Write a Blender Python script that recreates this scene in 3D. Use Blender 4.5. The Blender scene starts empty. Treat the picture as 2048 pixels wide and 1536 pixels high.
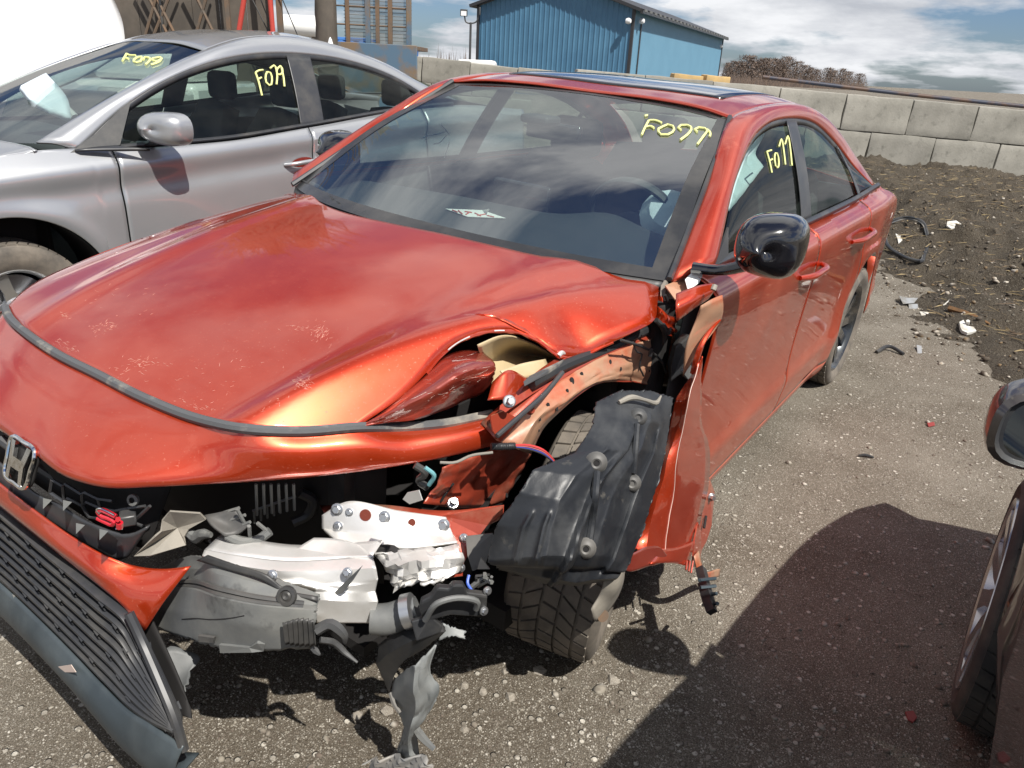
import bpy, bmesh, math, random
import numpy as np
from mathutils import Vector, Matrix
from mathutils.bvhtree import BVHTree
rnd = random.Random(7)
nrng = np.random.default_rng(11)
scene = bpy.context.scene
COL = scene.collection

# ------------------------------------------------------------------ camera
CAM = np.array([1.42354402, 1.56203116, 1.48730415])
RIGHT = np.array([-0.57069057, 0.81977029, 0.04784282])
UP = np.array([-0.29370292, -0.25817797, 0.92037098])
FWD = np.array([-0.76684475, -0.51119546, -0.38810866])
FPX = 1504.92            # focal length in pixels of the 2048 x 1536 photograph
cd = bpy.data.cameras.new('camera')
cam = bpy.data.objects.new('camera', cd)
COL.objects.link(cam)
mw = Matrix.Identity(4)
for i in range(3):
    mw[i][0] = RIGHT[i]; mw[i][1] = UP[i]; mw[i][2] = -FWD[i]; mw[i][3] = CAM[i]
cam.matrix_world = mw
cd.sensor_fit = 'HORIZONTAL'; cd.sensor_width = 36.0
cd.lens = 36.0 * FPX / 2048.0
cd.clip_start = 0.02; cd.clip_end = 3000.0
scene.camera = cam

# ------------------------------------------------------------------ light and sky
SUN_DIR = Vector((-0.19, -0.548, -0.814)).normalized()       # the way the light travels
SUN_EL = math.asin(-SUN_DIR.z)
SUN_ROT = math.atan2(-SUN_DIR.x, -SUN_DIR.y)
world = bpy.data.worlds.new('World'); scene.world = world; world.use_nodes = True
wn = world.node_tree.nodes; wl = world.node_tree.links
for n in list(wn): wn.remove(n)
w_out = wn.new('ShaderNodeOutputWorld'); w_bg = wn.new('ShaderNodeBackground')
w_bg.inputs['Strength'].default_value = 0.050
w_sky = wn.new('ShaderNodeTexSky'); w_sky.sky_type = 'NISHITA'; w_sky.sun_disc = False
w_sky.sun_elevation = SUN_EL; w_sky.sun_rotation = SUN_ROT
w_sky.air_density = 1.0; w_sky.dust_density = 0.6; w_sky.ozone_density = 2.0
w_tc = wn.new('ShaderNodeTexCoord')
w_sep = wn.new('ShaderNodeSeparateXYZ'); wl.new(w_tc.outputs['Generated'], w_sep.inputs[0])
def wmath(op, a, b=None, clamp=False):
    n = wn.new('ShaderNodeMath'); n.operation = op; n.use_clamp = clamp
    for k, s in enumerate((a, b)):
        if s is None: continue
        if isinstance(s, (int, float)): n.inputs[k].default_value = s
        else: wl.new(s, n.inputs[k])
    return n.outputs[0]
zz = wmath('MAXIMUM', wmath('ADD', w_sep.outputs[2], 0.17), 0.05)
cx = wmath('DIVIDE', w_sep.outputs[0], zz); cy = wmath('DIVIDE', w_sep.outputs[1], zz)
w_cmb = wn.new('ShaderNodeCombineXYZ'); wl.new(cx, w_cmb.inputs[0]); wl.new(cy, w_cmb.inputs[1])
def wnoise(scale, detail, rough, off, vec=None):
    m = wn.new('ShaderNodeMapping'); m.inputs['Location'].default_value = off
    wl.new(vec or w_cmb.outputs[0], m.inputs['Vector'])
    n = wn.new('ShaderNodeTexNoise'); n.inputs['Scale'].default_value = scale
    n.inputs['Detail'].default_value = detail; n.inputs['Roughness'].default_value = rough
    wl.new(m.outputs[0], n.inputs['Vector']); return n.outputs['Fac']
def wramp(fac, stops):
    r = wn.new('ShaderNodeValToRGB'); wl.new(fac, r.inputs[0])
    e = r.color_ramp.elements
    while len(e) < len(stops): e.new(0.5)
    for el, (p, c) in zip(e, stops): el.position = p; el.color = (c[0], c[1], c[2], 1)
    return r.outputs['Color']
def wmix(fac, a, b, mode='MIX'):
    m = wn.new('ShaderNodeMix'); m.data_type = 'RGBA'; m.blend_type = mode
    if isinstance(fac, (int, float)): m.inputs[0].default_value = fac
    else: wl.new(fac, m.inputs[0])
    for k, s in ((6, a), (7, b)):
        if isinstance(s, tuple): m.inputs[k].default_value = s + (1,)
        else: wl.new(s, m.inputs[k])
    return m.outputs[2]
cover = wramp(wnoise(0.95, 10, 0.56, (3.1, 1.7, 0)), ((0.43, (0, 0, 0)), (0.53, (1, 1, 1))))
thick = wramp(wnoise(1.25, 8, 0.6, (9.0, 4.0, 2.0)), ((0.38, (14.0, 14.2, 14.6)), (0.66, (8.0, 8.4, 9.2))))
skyc = wmix(1.0, w_sky.outputs[0], (0.80, 0.97, 1.30), 'MULTIPLY')
w_col = wmix(cover, skyc, thick)
wl.new(w_col, w_bg.inputs['Color']); wl.new(w_bg.outputs[0], w_out.inputs[0])

sun_d = bpy.data.lights.new('sun', 'SUN'); sun_d.energy = 5.0; sun_d.angle = math.radians(0.53)
sun_d.color = (1.0, 0.955, 0.88)
sun = bpy.data.objects.new('sun', sun_d); COL.objects.link(sun)
sun.rotation_euler = SUN_DIR.to_track_quat('-Z', 'Y').to_euler(); sun.location = (4, 10, 20)
scene.view_settings.view_transform = 'Standard'; scene.view_settings.look = 'None'
scene.view_settings.gamma = 1.0; scene.view_settings.use_curve_mapping = False
scene.view_settings.exposure = 0.40
try:
    scene.cycles.max_bounces = 8; scene.cycles.transparent_max_bounces = 24
except Exception: pass

# ------------------------------------------------------------------ survey frames
class Frame:
    """a thing's own axes; P() measures a photo sight line against a plane of that thing"""
    def __init__(s, R, o):
        s.R = np.array(R, float); s.o = np.array(o, float)
        s.c = s.R.T @ (CAM - s.o)
    def d(s, px, py):
        return s.R.T @ ((px - 1024) / FPX * RIGHT - (py - 768) / FPX * UP + FWD)
    def P(s, px, py, ax, v):
        k = 'xyz'.index(ax); d = s.d(px, py)
        return s.c + (v - s.c[k]) / d[k] * d
    def Q(s, px, py, p0, n):
        d = s.d(px, py); n = np.array(n, float)
        return s.c + (np.array(p0) - s.c) @ n / (d @ n) * d
    def H(s, px, py, bvh, off=0.0):
        d = s.d(px, py); d = d / np.linalg.norm(d)
        loc, nrm, i, t = bvh.ray_cast(Vector(s.c), Vector(d))
        if loc is None: return None
        n = np.array(nrm)
        if n @ d > 0: n = -n
        return np.array(loc) + n * off
    def mat(s):
        m = Matrix.Identity(4)
        for i in range(3):
            for j in range(3): m[i][j] = s.R[i][j]
            m[i][3] = s.o[i]
        return m
def rotz(a):
    return np.array([[math.cos(a), -math.sin(a), 0], [math.sin(a), math.cos(a), 0], [0, 0, 1]])
FH = np.array([-0.8320675, -0.55467438, 0.0]); RH = np.array([-0.55467438, 0.8320675, 0.0])
def DEP(px, py, dep):
    d = (px - 1024) / FPX * RIGHT - (py - 768) / FPX * UP + FWD
    return CAM + dep / (d @ FH) * d

# ------------------------------------------------------------------ mesh helpers
def link(name, me, parent=None, mat=None):
    o = bpy.data.objects.new(name, me); COL.objects.link(o)
    if parent is not None: o.parent = parent
    if mat is not None and me is not None:
        for m in (mat if isinstance(mat, (list, tuple)) else [mat]): me.materials.append(m)
    return o
def mk(name, V, Fc, mat, parent=None, smooth=True, thick=0.0, off=0.0, bevel=0.0, angle=40, sub=0, fm=None):
    me = bpy.data.meshes.new(name)
    me.from_pydata([tuple(map(float, v)) for v in V], [], [tuple(map(int, f)) for f in Fc])
    me.update()
    if smooth:
        me.shade_smooth()
        if angle: me.set_sharp_from_angle(angle=math.radians(angle))
    if fm is not None: me.polygons.foreach_set('material_index', fm)
    o = link(name, me, parent, mat)
    if thick:
        m = o.modifiers.new('s', 'SOLIDIFY'); m.thickness = thick; m.offset = off
    if bevel:
        m = o.modifiers.new('b', 'BEVEL'); m.width = bevel; m.segments = 2; m.limit_method = 'ANGLE'; m.angle_limit = math.radians(35)
    if sub:
        m = o.modifiers.new('u', 'SUBSURF'); m.levels = sub; m.render_levels = sub
    return o
def empty(name, parent=None, mat=None):
    o = bpy.data.objects.new(name, None); COL.objects.link(o); o.empty_display_size = 0.1
    if parent is not None: o.parent = parent
    if mat is not None: o.matrix_basis = mat
    return o
def tag(o, label, cat, group=None, kind=None):
    if label: o['label'] = label
    if cat: o['category'] = cat
    if group: o['group'] = group
    if kind: o['kind'] = kind
    return o
def curve(pts, n, closed=False):
    p = np.array(pts, float)
    if closed: p = np.vstack([p, p[:1]])
    if len(p) == 2:
        t = np.linspace(0, 1, n)[:, None]; return p[0] * (1 - t) + p[1] * t
    seg = np.linalg.norm(np.diff(p, axis=0), axis=1); seg[seg < 1e-9] = 1e-9
    t = np.concatenate([[0], np.cumsum(seg)])
    m = np.zeros_like(p)
    m[1:-1] = ((p[1:-1] - p[:-2]) / seg[:-1, None] * seg[1:, None] + (p[2:] - p[1:-1]) / seg[1:, None] * seg[:-1, None]) / (seg[:-1] + seg[1:])[:, None]
    if closed:
        m[0] = m[-1] = (p[1] - p[-2]) / (seg[0] + seg[-1])
    else:
        m[0] = (p[1] - p[0]) / seg[0]; m[-1] = (p[-1] - p[-2]) / seg[-1]
    s = np.linspace(0, t[-1], n + (1 if closed else 0))
    k = np.clip(np.searchsorted(t, s, side='right') - 1, 0, len(seg) - 1)
    h = seg[k]; u = ((s - t[k]) / h)[:, None]; h = h[:, None]
    r = (2*u**3 - 3*u**2 + 1) * p[k] + (u**3 - 2*u**2 + u) * h * m[k] + (-2*u**3 + 3*u**2) * p[k+1] + (u**3 - u**2) * h * m[k+1]
    return r[:-1] if closed else r
def fn(pts):
    """smooth 1-D function through (x, y) pairs"""
    a = np.array(sorted(pts), float)
    d = np.diff(a[:, 1]) / np.diff(a[:, 0]); m = np.zeros(len(a)); m[0] = d[0]; m[-1] = d[-1]
    for i in range(1, len(a) - 1): m[i] = 0 if d[i-1] * d[i] <= 0 else 2 * d[i-1] * d[i] / (d[i-1] + d[i])
    def f(x):
        x = np.clip(x, a[0, 0], a[-1, 0]); k = np.clip(np.searchsorted(a[:, 0], x, side='right') - 1, 0, len(a) - 2)
        h = a[k+1, 0] - a[k, 0]; u = (x - a[k, 0]) / h
        return (2*u**3 - 3*u**2 + 1) * a[k, 1] + (u**3 - 2*u**2 + u) * h * m[k] + (-2*u**3 + 3*u**2) * a[k+1, 1] + (u**3 - u**2) * h * m[k+1]
    return f
def lin(pts):
    a = np.array(sorted(pts), float)
    return lambda x: np.interp(x, a[:, 0], a[:, 1])
def loft(curves, nu, nv):
    Cs = np.array([curve(c, nu) for c in curves])
    return np.array([curve(Cs[:, i], nv) for i in range(nu)]).transpose(1, 0, 2)
def loftl(curves, nu, nv, jag=0.0, seed=0):
    """straight between the rows (keeps folds sharp); jag frays the outer edge"""
    Cs = np.array([curve(c, nu) for c in curves]); k = len(Cs) - 1
    rows = []
    for i in range(k):
        n = max(2, int(round(nv / k)))
        for j in range(n): t = j / n; rows.append(Cs[i] * (1 - t) + Cs[i + 1] * t)
    rows.append(Cs[-1]); G = np.array(rows)
    if jag:
        r = np.random.default_rng(seed); m = G.copy(); c = G.mean(axis=(0, 1))
        for a in ((0, slice(None)), (-1, slice(None)), (slice(None), 0), (slice(None), -1)):
            e = G[a]; d = c - e; d = d / (np.linalg.norm(d, axis=1)[:, None] + 1e-9)
            w = r.uniform(-.3, 1, len(e)); w = np.where(r.random(len(e)) < .25, w * 2.2, w * .6)
            m[a] = e + d * (w * jag)[:, None]
        G = m
    return G
def gfaces(nv, nu, wrap=False):
    f = []
    for j in range(nv - 1):
        for i in range(nu if wrap else nu - 1):
            i2 = (i + 1) % nu
            f.append((j*nu + i, j*nu + i2, (j+1)*nu + i2, (j+1)*nu + i))
    return f
def grid(name, G, mat, parent=None, thick=0.003, **kw):
    nv, nu = G.shape[:2]
    o = mk(name, G.reshape(-1, 3), gfaces(nv, nu), mat, parent, thick=thick, **kw)
    return o
def gbvh(G):
    nv, nu = G.shape[:2]
    return BVHTree.FromPolygons([Vector(v) for v in G.reshape(-1, 3)], gfaces(nv, nu))
def mir(p):
    p = np.array(p, float).copy(); p[..., 1] *= -1; return p
def tubeg(path, r, seg=8, n=None, flat=1.0):
    P = np.array(path, float) if n is None else curve(path, n)
    T = np.gradient(P, axis=0); T /= np.linalg.norm(T, axis=1)[:, None] + 1e-12
    up = np.array([0, 0, 1.0]) if abs(T[0][2]) < 0.9 else np.array([1.0, 0, 0])
    V = []; rr = np.full(len(P), float(r)) if np.ndim(r) == 0 else np.interp(np.linspace(0, 1, len(P)), np.linspace(0, 1, len(r)), r)
    for i in range(len(P)):
        a = np.cross(T[i], up); a /= np.linalg.norm(a) + 1e-12; b = np.cross(a, T[i]); up = b
        for k in range(seg):
            q = 2 * math.pi * k / seg
            V.append(P[i] + rr[i] * (math.cos(q) * a + flat * math.sin(q) * b))
    Fc = gfaces(len(P), seg, True) + [tuple(range(seg))[::-1], tuple(range((len(P)-1)*seg, len(P)*seg))]
    return V, Fc
def tube(name, path, r, mat, parent=None, seg=8, n=None, **kw):
    V, Fc = tubeg(path, r, seg, n); return mk(name, V, Fc, mat, parent, **kw)
def merge(parts):
    V = []; Fc = []
    for v, f in parts:
        o = len(V); V += list(v); Fc += [tuple(i + o for i in q) for q in f]
    return V, Fc
def boxg(c, s, R=None):
    V = np.array([(x, y, z) for x in (-.5, .5) for y in (-.5, .5) for z in (-.5, .5)]) * np.array(s)
    if R is not None: V = V @ np.array(R).T
    return list(V + np.array(c)), [(0, 1, 3, 2), (4, 6, 7, 5), (0, 4, 5, 1), (2, 3, 7, 6), (0, 2, 6, 4), (1, 5, 7, 3)]
def box(name, c, s, mat, parent=None, R=None, bevel=0.0, **kw):
    V, Fc = boxg(c, s, R); return mk(name, V, Fc, mat, parent, bevel=bevel, **kw)
def plate(name, pts, mat, parent=None, thick=0.003, bevel=0.0, **kw):
    """flat or nearly flat sheet with this outline, triangulated and given thickness"""
    bm = bmesh.new(); vs = [bm.verts.new(tuple(p)) for p in pts]; bm.faces.new(vs)
    bmesh.ops.triangulate(bm, faces=bm.faces[:]); bm.normal_update()
    me = bpy.data.meshes.new(name); bm.to_mesh(me); bm.free()
    o = link(name, me, parent, mat)
    m = o.modifiers.new('s', 'SOLIDIFY'); m.thickness = thick; m.offset = kw.get('off', 0)
    if bevel:
        m = o.modifiers.new('b', 'BEVEL'); m.width = bevel; m.segments = 2; m.limit_method = 'ANGLE'
    return o
def latheg(prof, seg, axis='y'):
    """profile of (radius, offset) pairs turned round the y axis"""
    V = []
    for r, h in prof:
        for k in range(seg):
            a = 2 * math.pi * k / seg
            V.append((r * math.cos(a), h, r * math.sin(a)))
    return V, gfaces(len(prof), seg, True)
def orient(V, c, n):
    """turn shapes made about +y so that +y points along n, and move them to c"""
    q = Vector((0, 1, 0)).rotation_difference(Vector(n).normalized()).to_matrix(); q = np.array(q)
    return list(np.array(V) @ q.T + np.array(c))
def bolt(name, c, n, r, mat, parent, h=None):
    h = h or r * 0.9
    r *= .72; h *= .8
    V, Fc = merge([latheg([(0.0001, -.002), (r*1.55, -.002), (r*1.55, h*.25), (r*1.3, h*.35), (0.0001, h*.35)], 14), latheg([(r, h*.3), (r, h*.95), (r*.86, h*1.1), (0.0001, h*1.1)], 6)])
    return mk(name, orient(V, c, n), Fc, mat, parent, angle=30)
def disc(name, c, n, r, mat, parent, sx=1.0, h=.0015):
    V, Fc = latheg([(0.0001, h), (r, h), (r, -h), (0.0001, -h)], 16)
    V = [(x * sx, y, z) for x, y, z in V]
    return mk(name, orient(V, c, n), Fc, mat, parent, angle=30)
def copy_tree(o, parent=None):
    c = o.copy(); COL.objects.link(c); c.parent = parent
    for ch in list(o.children): copy_tree(ch, c)
    return c

# ------------------------------------------------------------------ materials
def mat(name, base, rough=0.5, metal=0.0, coat=0.0, coat_rough=0.03, spec=0.5, var=None, bump=None, var2=None, rvar=None, ior=None):
    """var = (colour, scale, lo, hi[, detail]) noise-mixed second colour; bump = (scale, strength, distance)"""
    m = bpy.data.materials.new(name); m.use_nodes = True
    nt = m.node_tree; N = nt.nodes; L = nt.links; b = N['Principled BSDF']
    b.inputs['Base Color'].default_value = (*base, 1); b.inputs['Roughness'].default_value = rough
    b.inputs['Metallic'].default_value = metal; b.inputs['Coat Weight'].default_value = coat
    b.inputs['Coat Roughness'].default_value = coat_rough; b.inputs['Specular IOR Level'].default_value = spec
    tc = N.new('ShaderNodeTexCoord')
    col = None
    def noise(sc, det=6, off=0.0):
        n = N.new('ShaderNodeTexNoise'); n.inputs['Scale'].default_value = sc; n.inputs['Detail'].default_value = det
        n.inputs['Roughness'].default_value = 0.6
        mp = N.new('ShaderNodeMapping'); mp.inputs['Location'].default_value = (off, off * 1.3, off * .7)
        L.new(tc.outputs['Object'], mp.inputs[0]); L.new(mp.outputs[0], n.inputs['Vector']); return n.outputs['Fac']
    def mixc(fac, a, c):
        x = N.new('ShaderNodeMix'); x.data_type = 'RGBA'; L.new(fac, x.inputs[0])
        if a is None: x.inputs[6].default_value = (*base, 1)
        else: L.new(a, x.inputs[6])
        x.inputs[7].default_value = (*c, 1); return x.outputs[2]
    def rmp(f, lo, hi):
        r = N.new('ShaderNodeMapRange'); r.inputs[1].default_value = lo; r.inputs[2].default_value = hi; r.clamp = True
        L.new(f, r.inputs[0]); return r.outputs[0]
    for k, v in enumerate((var, var2)):
        if v:
            f = rmp(noise(v[1], v[4] if len(v) > 4 else 6, 3.0 * k), v[2], v[3]); col = mixc(f, col, v[0])
            if k == 0 and rvar is not None:
                rr = N.new('ShaderNodeMapRange'); L.new(f, rr.inputs[0]); rr.inputs[3].default_value = rough; rr.inputs[4].default_value = rvar
                L.new(rr.outputs[0], b.inputs['Roughness'])
    if col is not None: L.new(col, b.inputs['Base Color'])
    if bump:
        bp = N.new('ShaderNodeBump'); bp.inputs['Strength'].default_value = bump[1]; bp.inputs['Distance'].default_value = bump[2]
        L.new(noise(bump[0], 5), bp.inputs['Height']); L.new(bp.outputs[0], b.inputs['Normal'])
    m['_n'] = 1
    return m
def glassmat(name, tint, refl=1.0, rough=0.0, film=0.014):
    m = bpy.data.materials.new(name); m.use_nodes = True
    nt = m.node_tree; N = nt.nodes; L = nt.links
    N.remove(N['Principled BSDF']); out = N['Material Output']
    t = N.new('ShaderNodeBsdfTransparent'); t.inputs[0].default_value = (*tint, 1)
    g = N.new('ShaderNodeBsdfGlossy'); g.inputs['Roughness'].default_value = rough
    fr = N.new('ShaderNodeFresnel'); fr.inputs[0].default_value = 1.52
    mu = N.new('ShaderNodeMath'); mu.operation = 'MULTIPLY'; mu.inputs[1].default_value = 0.31 * refl; mu.use_clamp = True
    L.new(fr.outputs[0], mu.inputs[0])
    mx = N.new('ShaderNodeMixShader'); L.new(mu.outputs[0], mx.inputs[0]); L.new(t.outputs[0], mx.inputs[1]); L.new(g.outputs[0], mx.inputs[2])
    df = N.new('ShaderNodeBsdfDiffuse'); df.inputs[0].default_value = (.42, .44, .42, 1)
    tc = N.new('ShaderNodeTexCoord'); no = N.new('ShaderNodeTexNoise'); no.inputs['Scale'].default_value = 7; no.inputs['Detail'].default_value = 8; no.inputs['Roughness'].default_value = .65
    L.new(tc.outputs['Object'], no.inputs['Vector'])
    mr = N.new('ShaderNodeMapRange'); mr.inputs[1].default_value = .35; mr.inputs[2].default_value = .8; mr.inputs[3].default_value = film * .5; mr.inputs[4].default_value = film * 1.9; L.new(no.outputs['Fac'], mr.inputs[0])
    m2 = N.new('ShaderNodeMixShader'); L.new(mr.outputs[0], m2.inputs[0]); L.new(mx.outputs[0], m2.inputs[1]); L.new(df.outputs[0], m2.inputs[2])
    L.new(m2.outputs[0], out.inputs[0]); return m
def paintmat(name, base, dust=(0.32, 0.25, 0.18), metal=0.64, rough=0.35, dust_lo=None, dust_amt=0.35, scuff=0.0, coat=1.0, base2=None):
    """car paint under clear coat with dust: dust_lo=(z_full, z_none) in the car's own height, speckled"""
    m = mat(name, base, rough, metal, coat, 0.035)
    nt = m.node_tree; N = nt.nodes; L = nt.links; b = N['Principled BSDF']
    b.inputs['Coat IOR'].default_value = 1.72
    tc = N.new('ShaderNodeTexCoord')
    def noise(sc, det, rough_=.6):
        n = N.new('ShaderNodeTexNoise'); n.inputs['Scale'].default_value = sc; n.inputs['Detail'].default_value = det; n.inputs['Roughness'].default_value = rough_
        L.new(tc.outputs['Object'], n.inputs['Vector']); return n.outputs['Fac']
    def mr(f, a, c, lo=0., hi=1.):
        r = N.new('ShaderNodeMapRange'); r.inputs[1].default_value = a; r.inputs[2].default_value = c; r.inputs[3].default_value = lo; r.inputs[4].default_value = hi
        L.new(f, r.inputs[0]); return r.outputs[0]
    def mm(op, a, c):
        x = N.new('ShaderNodeMath'); x.operation = op; x.use_clamp = True
        for k, s in enumerate((a, c)):
            if isinstance(s, float): x.inputs[k].default_value = s
            else: L.new(s, x.inputs[k])
        return x.outputs[0]
    fac = mm('MULTIPLY', mr(noise(3.5, 8), .42, .75), 0.16 * dust_amt / .35)          # thin film in clouds
    speck = mm('MULTIPLY', mr(noise(160, 3), .63, .72), 0.35 * dust_amt / .35)
    fac = mm('MAXIMUM', fac, speck) if dust_lo is None else fac
    if dust_lo:
        sp = N.new('ShaderNodeSeparateXYZ'); L.new(tc.outputs['Object'], sp.inputs[0])
        g = mr(sp.outputs[2], dust_lo[1], dust_lo[0])
        n1 = mr(noise(6, 7), .3, .7, .35, 1.)
        d = mm('MULTIPLY', mm('MULTIPLY', g, n1), dust_amt)
        s2 = mm('MULTIPLY', mm('MULTIPLY', mr(noise(110, 4), .55, .66), g), .55)
        fac = mm('MAXIMUM', fac, mm('MAXIMUM', d, s2))
    if scuff:
        f2 = mm('MULTIPLY', mm('MULTIPLY', mr(noise(2.6, 3), .60, .70), mr(noise(30, 6, .75), .50, .60)), scuff)
        fac = mm('MAXIMUM', fac, f2)
    x = N.new('ShaderNodeMix'); x.data_type = 'RGBA'; L.new(fac, x.inputs[0]); x.inputs[6].default_value = (*base, 1); x.inputs[7].default_value = (*dust, 1)
    L.new(x.outputs[2], b.inputs['Base Color'])
    cw = mr(fac, 0., 1., coat, 0.0); L.new(cw, b.inputs['Coat Weight'])
    rg = mr(fac, 0., .7, rough, .8); L.new(rg, b.inputs['Roughness'])
    mt = mr(fac, 0., .6, metal, 0.); L.new(mt, b.inputs['Metallic'])
    return m
ORANGE = (0.52, 0.040, 0.005)
m_paint = paintmat('orange_pearl_paint', ORANGE, dust_amt=.30, scuff=.22)
m_paint_side = paintmat('orange_pearl_paint_dusty', ORANGE, dust=(0.30, 0.215, 0.15), dust_lo=(.16, .72), dust_amt=.58)
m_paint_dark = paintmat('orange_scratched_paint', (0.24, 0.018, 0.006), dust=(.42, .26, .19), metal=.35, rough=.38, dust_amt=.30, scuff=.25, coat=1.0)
m_under = mat('underside_primer', (0.46, 0.36, 0.20), .45, coat=.3, var=((0.58, .47, .30), 5, .4, .7), var2=((.35, .08, .03), 3.2, .56, .66))
m_inner = mat('inner_body_overspray', (0.40, 0.225, 0.14), .42, coat=.4, var=((.42, .075, .025), 4.5, .47, .62), var2=((.30, .24, .18), 14, .62, .75), bump=(30, .15, .004))
m_inner_red = mat('inner_body_red', (0.36, 0.055, 0.028), .36, metal=.25, coat=.7, var=((.44, .17, .11), 7, .5, .68), var2=((.20, .12, .08), 16, .60, .72), bump=(22, .25, .005))
m_black = mat('black_plastic', (0.022, 0.023, 0.025), .48, var=((.085, .08, .072), 5, .48, .78), bump=(140, .12, .002))
m_blackd = mat('dusty_black_plastic', (0.055, 0.056, 0.057), .55, var=((.16, .15, .135), 4, .38, .72), var2=((.02, .02, .02), 11, .6, .72), bump=(60, .12, .003))
m_grey = mat('dusty_grey_plastic', (0.105, 0.110, 0.112), .55, var=((.20, .20, .185), 5, .4, .7), var2=((.045, .045, .045), 9, .60, .72), bump=(70, .15, .003))
m_liner = mat('wheel_liner_plastic', (0.017, 0.019, 0.023), .42, var=((.060, .062, .064), 7, .48, .74), var2=((.13, .12, .10), 17, .64, .76), bump=(34, .22, .004), rvar=.55)
m_gloss = mat('gloss_black', (0.008, 0.008, 0.010), .12, coat=1.0, coat_rough=.02)
m_trim = mat('satin_black_trim', (0.035, 0.037, 0.042), .38, var=((.07, .068, .065), 8, .45, .7))
m_rubber = mat('grey_rubber_seal', (0.085, 0.088, 0.092), .55, var=((.30, .275, .23), 9, .52, .66), bump=(60, .2, .003))
m_tyre = mat('dusty_tyre', (0.085, 0.076, 0.066), .85, var=((.21, .18, .145), 9, .35, .7), bump=(90, .25, .003))
m_tyre_d = mat('tyre_rubber_dark', (0.028, 0.026, 0.025), .8, var=((.085, .075, .062), 9, .4, .7), bump=(90, .25, .003))
m_alu = mat('aluminium', (0.80, 0.79, 0.77), .42, metal=.55, var=((.62, .60, .56), 6, .45, .7), bump=(18, .15, .006))
m_chrome = mat('chrome', (0.75, 0.75, 0.74), .12, metal=1.0, var=((.45, .42, .36), 60, .5, .75))
m_steel = mat('zinc_bolt', (0.55, 0.56, 0.57), .32, metal=.9)
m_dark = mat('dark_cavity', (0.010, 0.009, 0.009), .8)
m_rimd = mat('dark_rim', (0.05, 0.055, 0.06), .25, metal=.6, coat=.6, var=((.20, .18, .15), 8, .5, .75))
m_glass = glassmat('windshield_glass', (0.72, 0.82, 0.78), 1.2)
m_sglass = glassmat('side_glass', (0.58, 0.68, 0.63), 2.0)
m_marker = mat('yellow_paint_marker', (0.72, 0.74, 0.30), .6)
m_white = mat('white_plastic', (0.78, 0.78, 0.76), .5)
m_cloth = mat('dark_seat_fabric', (0.028, 0.028, 0.030), .85)
m_dash = mat('dash_plastic', (0.045, 0.048, 0.050), .6, bump=(220, .2, .002))
m_headliner = mat('headliner', (0.42, 0.43, 0.42), .9)
m_airbag = mat('airbag_nylon', (0.62, 0.70, 0.76), .75, bump=(16, .5, .012))

def per_object_shade(m, lo, hi):
    N = m.node_tree.nodes; L = m.node_tree.links; b = N['Principled BSDF']; src = b.inputs['Base Color'].links[0].from_socket
    oi = N.new('ShaderNodeObjectInfo'); mr = N.new('ShaderNodeMapRange'); mr.inputs[3].default_value = lo; mr.inputs[4].default_value = hi; L.new(oi.outputs['Random'], mr.inputs[0])
    x = N.new('ShaderNodeMix'); x.data_type = 'RGBA'; x.blend_type = 'MULTIPLY'; x.inputs[0].default_value = 1.0
    L.new(src, x.inputs[6]); L.new(mr.outputs[0], x.inputs[7]); L.new(x.outputs[2], b.inputs['Base Color'])
# ================================================================== the setting
from mathutils import noise as mnoise
def fbm(x, y, s, o=4, seed=0.0):
    return mnoise.fractal(Vector((x * s + seed, y * s - seed, seed)), 1.0, 2.0, o)
def smooth(a, lo, hi):
    t = min(1, max(0, (a - lo) / (hi - lo))); return t * t * (3 - 2 * t)
def gh(x, y):
    return 0.05 * smooth(-y, 1.2, 2.2)
def bank(x, y):
    s = (x + 5.4) * -0.4378 + (y - 0.65) * 0.8991 + 0.55 * fbm(x, y, 0.8, 4, 7) + 0.30 * fbm(x, y, 3.5, 4, 3)
    lat = (x - CAM[0]) * RH[0] + (y - CAM[1]) * RH[1]
    a = smooth(s, -0.15, 1.5)
    return a * max(0.03, 0.27 - 0.045 * max(0, lat - 5.5)) + a * (0.11 * fbm(x, y, 1.3) + 0.07 * fbm(x, y, 4.5, 4, 5) + 0.035 * fbm(x, y, 14, 3, 9)) - 0.03 * (1 - smooth(s, -0.3, 0.2))

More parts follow.
